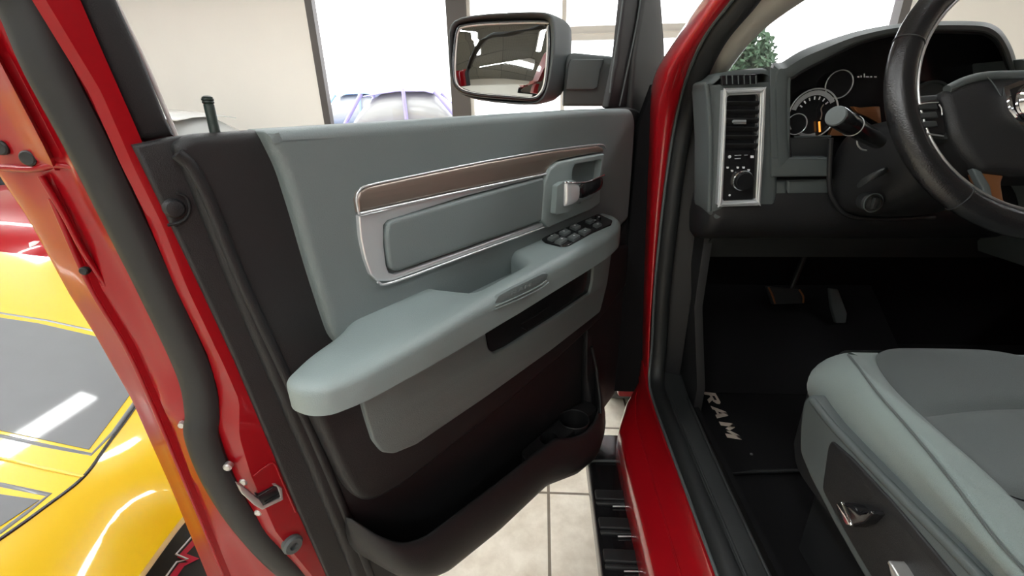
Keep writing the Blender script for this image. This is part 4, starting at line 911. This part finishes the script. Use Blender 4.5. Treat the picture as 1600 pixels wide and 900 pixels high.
# ================================================================== cars in the room and outside
def car(name, label, loc, rz, paint, L=4.5, Wd=1.8, Ht=1.42, cabin='cglass', group=None):
    root = thing(name, label, 'car', loc, group); root.rotation_euler = (0, 0, rz)
    o = V(loc)
    st_ = [(-.5, .55, .62, .80), (-.485, .45, .76, .90), (-.40, .36, .86, .96), (-.30, .34, .90, 1.0), (-.12, .33, .92, 1.0), (.12, .33, .92, 1.0), (.25, .34, .88, 1.0), (.38, .36, .80, .96), (.46, .42, .70, .88), (.5, .50, .60, .74)]
    rings = []
    for t, zb, zt, w in st_:
        x = t * L; w = w * Wd / 2; zb *= .8
        rings.append([o + V((x, s * w * a, z)) for s, a, z in ((-1, .72, zb), (-1, .97, zb + .08), (-1, 1, (zb + zt) / 2), (-1, .95, zt - .08), (-1, .75, zt), (0, 0, zt + .03), (1, .75, zt), (1, .95, zt - .08), (1, 1, (zb + zt) / 2), (1, .97, zb + .08), (1, .72, zb))])
    body = mk('car_body', [loft(rings)], paint, root, sub=2)
    gr = []
    for t, z, w in ((-.36, .86, .70), (-.24, Ht - .10, .60), (-.10, Ht, .58), (.06, Ht - .02, .58), (.14, Ht - .14, .60), (.26, .88, .72)):
        x = t * L; w = w * Wd / 2
        gr.append([o + V((x, -w * 1.22, .80)), o + V((x, -w, z)), o + V((x, 0, z + .02)), o + V((x, w, z)), o + V((x, w * 1.22, .80))])
    mk('car_cabin', [loft(gr)], cabin, root, sub=1)
    rf_ = []
    for t, z, w in ((-.25, Ht - .085, .60), (-.17, Ht - .03, .60), (-.08, Ht + .012, .60), (.05, Ht + .004, .60), (.10, Ht - .05, .60)):
        x = t * L; w = w * Wd / 2
        rf_.append([o + V((x, -w, z)), o + V((x, -w * .5, z + .03)), o + V((x, 0, z + .035)), o + V((x, w * .5, z + .03)), o + V((x, w, z))])
    rails = []
    for s in ((-1, 1) if name != 'silver_car' else ()):
        w = Wd / 2
        for pa_ in (((-.37, .85, .86), (-.25, Ht - .08, .61)), ((-.04, .88, .74), (-.05, Ht, .60)), ((.10, Ht - .06, .61), (.26, .87, .84))):
            rails.append(tube([o + V((t * L, s * w * k * 1.0, z)) for t, z, k in pa_], .035, n=8, smooth=False))
    mk('car_roof', [loft([[p + V((0, 0, -.055)) for p in rg] for rg in rf_], closed=False)] + rails, paint, root, sharp=60, sol=.015)
    for x in (-.31 * L, .31 * L):
        for s in (-1, 1):
            w_ = mk('car_wheel', [lathe([(.2, -.1), (.30, -.11), (.33, -.08), (.33, .08), (.30, .11), (.2, .1)], o + V((x, s * (Wd / 2 - .12), .33)), (0, s, 0), 28)], 'tyre', root)
            mk('wheel_rim', [lathe([(.21, .09), (.20, .10), (.05, .085), (.02, .1)], o + V((x, s * (Wd / 2 - .12), .33)), (0, s, 0), 20)], 'steel', w_)
    for s in (-1, 1):
        mk('headlight', [lathe([(.07, -.05), (.065, .0), (.03, .015)], o + V((.462 * L, s * Wd * .33, .60)), (1, 0, 0), 16)], 'white', root)
        mk('tail_light', [lathe([(.07, -.05), (.065, .0), (.04, .01)], o + V((-.48 * L, s * Wd * .34, .66)), (-1, 0, 0), 16)], 'boardred', root)
    return root
car('red_sports_car', 'low red car parked beyond the yellow car', (-5.1, 3.05, 0), 0, 'red', L=4.4, Ht=1.22)
car('silver_car', 'pale silver car roof seen behind the door lock pin', (-5.2, 5.6, 0), math.radians(180), 'white', L=4.6, Wd=1.75, Ht=1.43, cabin='pglass')
# ---- yellow striped car: hood, nose and fascia nearest the open door
def hz(x, y): return .545 - .20 * x
HP0 = V((0, 0, .545)); HN = V((.20, 0, 1)).normalized()
def hpt(px, py, up_=0): return onp(px, py, HP0 + HN * up_, HN)
seamL = [(330, 470), (262, 560), (210, 637), (168, 694), (130, 745), (66, 795), (0, 842), (-90, 900), (-200, 965), (-450, 1120)]
seam3 = catmull([hpt(*p) for p in seamL], 4)
far = [V((-2.6, 2.6, 0)), V((-3.0, 1.2, 0)), V((-3.1, .2, 0)), V((-3.0, -.6, 0)), V((-2.6, -1.2, 0))]
yc = thing('yellow_car', 'bright yellow car with graphite hood stripes, left of the open red door', 'car', (-2.0, .8, 0))
xa, xb = -3.1, -.5
# hood surface: rows from the seam back to the windscreen base
seam3 = [p for p in seam3 if p.y < hpt(262, 560).y]
seam_s = [hpt(305, 428), hpt(285, 500)] + seam3
fe_dir = (hpt(0, 383) - hpt(95, 394)).normalized()
hood_rows = []
for k in range(20):
    t = (k / 19) ** 1.2; row = []
    for i_, p in enumerate(seam_s):
        w_ = i_ / (len(seam_s) - 1)
        dr = fe_dir * (1 - w_) + V((-1, -.12, .2)).normalized() * w_
        q = p + dr * (2.9 * t); row.append(V((q.x, q.y, hz(q.x, q.y))))
    row = [row[0] + V((0, .05, -.30)), row[0] + V((0, .035, -.05)), row[0] + V((0, .012, -.012))] + row + [row[-1] + V((0, -.012, -.012)), row[-1] + V((0, -.035, -.05)), row[-1] + V((0, -.05, -.30))]
    hood_rows.append(row)
yh = mk('car_hood', [loft(hood_rows, closed=False)], 'yellow', yc, sol=.0)
def decal(nm, pts, m, up_=.0015):
    g = plate([hpt(a, b, up_) for a, b in pts], -HN * .001, 0, r=0)
    return mk(nm, [g], m, yc)
decal('hood_stripe', [(-700, 417), (-160, 478), (0, 496), (60, 505), (156, 527), (226, 556), (205, 614), (139, 702), (0, 672), (-160, 640), (-700, 532)], 'stripe')
decal('hood_stripe', [(-600, 660), (-160, 742), (0, 772), (62, 781), (0, 822), (-160, 920), (-420, 1075)], 'stripe')
def pin(pts, m='stripe', r=.0045):
    mk('pinstripe', [tube([hpt(a, b, .0) for a, b in pts], r, ry=.0018, upv=HN, smooth=False, n=8)], m, yc)
pin([(-700, 408), (-160, 470), (0, 489), (75, 501), (156, 519), (232, 548)])
pin([(215, 622), (178, 674), (143, 710), (70, 696), (0, 681), (-160, 648), (-700, 540)])
pin([(-600, 646), (-160, 728), (0, 757), (77, 773), (40, 802), (0, 832), (-150, 930), (-420, 1095)])
mk('hood_gap', [tube([p + HN * -.001 for p in seam3], .0035)], 'gloss', yc)
# nose beyond the seam: falls to the bumper edge
edge = [(430, 640), (370, 715), (300, 790), (262, 838), (215, 902), (160, 975), (60, 1100), (-80, 1260)]
edge3 = catmull([uz(a, b, .60 if b < 800 else .59) for a, b in edge], 4)
crease = []
n_ = min(len(seam3), len(edge3))
def resamp(pts, n):
    L = [0]
    for a, b in zip(pts, pts[1:]): L.append(L[-1] + (b - a).length)
    out = []
    for k in range(n):
        d = L[-1] * k / (n - 1); i = max(j for j in range(len(L)) if L[j] <= d + 1e-9); i = min(i, len(pts) - 2)
        t = (d - L[i]) / max(1e-9, L[i + 1] - L[i]); out.append(pts[i].lerp(pts[i + 1], t))
    return out
S_, E_ = resamp(seam3, 30), resamp(edge3, 30)
nr = []
for t in (0, .02, .2, .4, .6, .8, .93, 1.0):
    nr.append([a.lerp(b, t) + V((0, 0, .012 * math.sin(PI * t) - (.003 if t == 0 else 0))) for a, b in zip(S_, E_)])
def inward(p, d, z): 
    return V((p.x - d * .8, p.y + d * .1, z))
nr.append([p + V((-.004, 0, -.02)) for p in E_]); nr.append([p + V((-.03, 0, -.05)) for p in E_]); nr.append([V((p.x - .30, p.y + .05, .54)) for p in E_])
mk('car_nose', [loft(nr, closed=False)], 'yellow', yc)
mk('hood_crease', [tube([hpt(130, 745, .001), hpt(60, 730, .001), hpt(0, 716, .001), hpt(-100, 700, .001)], .003)], 'yellow', yc)
mk('lower_fascia', [loft([[V((p.x - .30, p.y + .05, .54)) for p in E_], [V((p.x - .50, p.y + .06, .36)) for p in E_], [V((p.x - .55, p.y + .06, .20)) for p in E_], [V((p.x - .8, p.y + .06, .16)) for p in E_]], closed=False)], 'gloss', yc)
mk('car_body', [loft([[V((x, y, z)) for x, y, z in ((-.95 - t * 3.4, 1.2 + .5 * t, .16), (-.95 - t * 3.4, 1.25 + .5 * t, .5), (-1.0 - t * 3.4, 1.1 + .5 * t, .66 + .1 * min(1, t * 2)), (-1.0 - t * 3.4, .2, .70 + .1 * min(1, t * 2)), (-1.0 - t * 3.4, -.05, .5), (-1.0 - t * 3.4, 0, .16))] for t in (.12, .3, .5, .75, 1.0)])], 'yellow', yc)
for x in (-1.9, -4.0):
    for y, s in ((1.3 if x > -3 else 1.5, 1), (.06, -1)):
        w_ = mk('car_wheel', [lathe([(.2, -.1), (.30, -.11), (.33, -.08), (.33, .08), (.30, .11), (.2, .1)], (x, y, .33), (0, s, 0), 28)], 'tyre', yc)
# ---- black board with the red zigzag on the floor
bz0 = uz(285, 860, .02)
bp_ = [uz(a, b, .25) for a, b in ((200, 935), (245, 855), (298, 792), (330, 815), (380, 960))]
gb = thing('black_floor_board', 'glossy black board with a red zigzag stripe lying below the yellow nose', 'board', (bz0.x, bz0.y, 0))
bp_ = [uz(a, b, .02) for a, b in ((180, 935), (225, 855), (290, 775), (345, 800), (400, 960))]
mk('board_panel', [plate(bp_, V((0, 0, -.019)), .003, r=.01)], 'black', gb)
zg = [(272, 902), (285, 884), (302, 876), (283, 869), (306, 846), (316, 838)]
mk('red_zigzag', [tube([uz(a, b, .0215) for a, b in ((262, 912), (284, 882), (304, 876), (284, 868), (308, 842), (324, 828))], .013, ry=.0015, upv=Z, smooth=False, n=8)], 'boardred', gb)
mk('white_outline', [tube([uz(a, b, .0225) for a, b in ((254, 908), (276, 878), (294, 874), (275, 866), (300, 838), (316, 822))], .003, smooth=False)], 'mark', gb)
# ---- outside: ground, cars and tree beyond the glass
o_ = mk('outdoor_ground', [box((-30, WY + .12, -.06), (40, 60, -.01))], 'asphalt', kind='structure')
car('parked_car', 'dark violet car outside the left window, nearest the window post', (uy(655, 160, 10.2).x, 10.2, 0), math.radians(5), 'purple', Ht=1.72, L=4.2, cabin='pglass', group='cars parked outside')
car('parked_car', 'blue car outside the left window, farther from the glass', (uy(560, 160, 14).x, 14, 0), math.radians(184), 'blue', Ht=1.8, cabin='pglass', group='cars parked outside')
car('parked_van', 'tall blue van outside seen through the windshield above the dash', (uy(1345, 90, 8.9).x, 8.9, 0), math.radians(2), 'blue', L=3.0, Wd=1.7, Ht=2.12, cabin='pglass')
def tree(label, loc, h, r):
    root = thing('tree', label, 'tree', loc, 'trees outside'); o = V(loc)
    mk('trunk', [tube([o, o + V((.05, 0, h * .35)), o + V((0, .1, h * .7))], .09)], 'bark', root)
    vs = []; fs = []
    for k in range(2600):
        d_ = V((random.gauss(0, 1), random.gauss(0, 1), random.gauss(0, 1))).normalized() * r * random.random() ** .4
        c = o + V((0, 0, h * .62)) + V((d_.x, d_.y, d_.z * 1.3)); a = V((random.gauss(0, 1), random.gauss(0, 1), random.gauss(0, 1))).normalized() * .07; b = a.orthogonal().normalized() * .05
        i = len(vs); vs += [c - a, c + b, c + a, c - b]; fs.append((i, i + 1, i + 2, i + 3))
    mk('foliage', [(vs, fs)], 'leaf', root, recalc=False)
tree('leafy green tree outside, left edge of the windshield', (uy(1168, 70, 11.2).x, 11.2, 0), 3.3, .62)
# ------------------------------------------------------------------ light
w = bpy.data.worlds.new('world'); sc.world = w; w.use_nodes = True
bg = w.node_tree.nodes['Background']; bg.inputs[0].default_value = (.97, .985, 1, 1); bg.inputs[1].default_value = 3.0
vs_ = sc.view_settings; vs_.view_transform = 'Standard'; vs_.look = 'None'; vs_.exposure = 0.6; vs_.gamma = 1; vs_.use_curve_mapping = False
sc.cycles.max_bounces = 8; sc.cycles.use_denoising = True; sc.cycles.transparent_max_bounces = 12
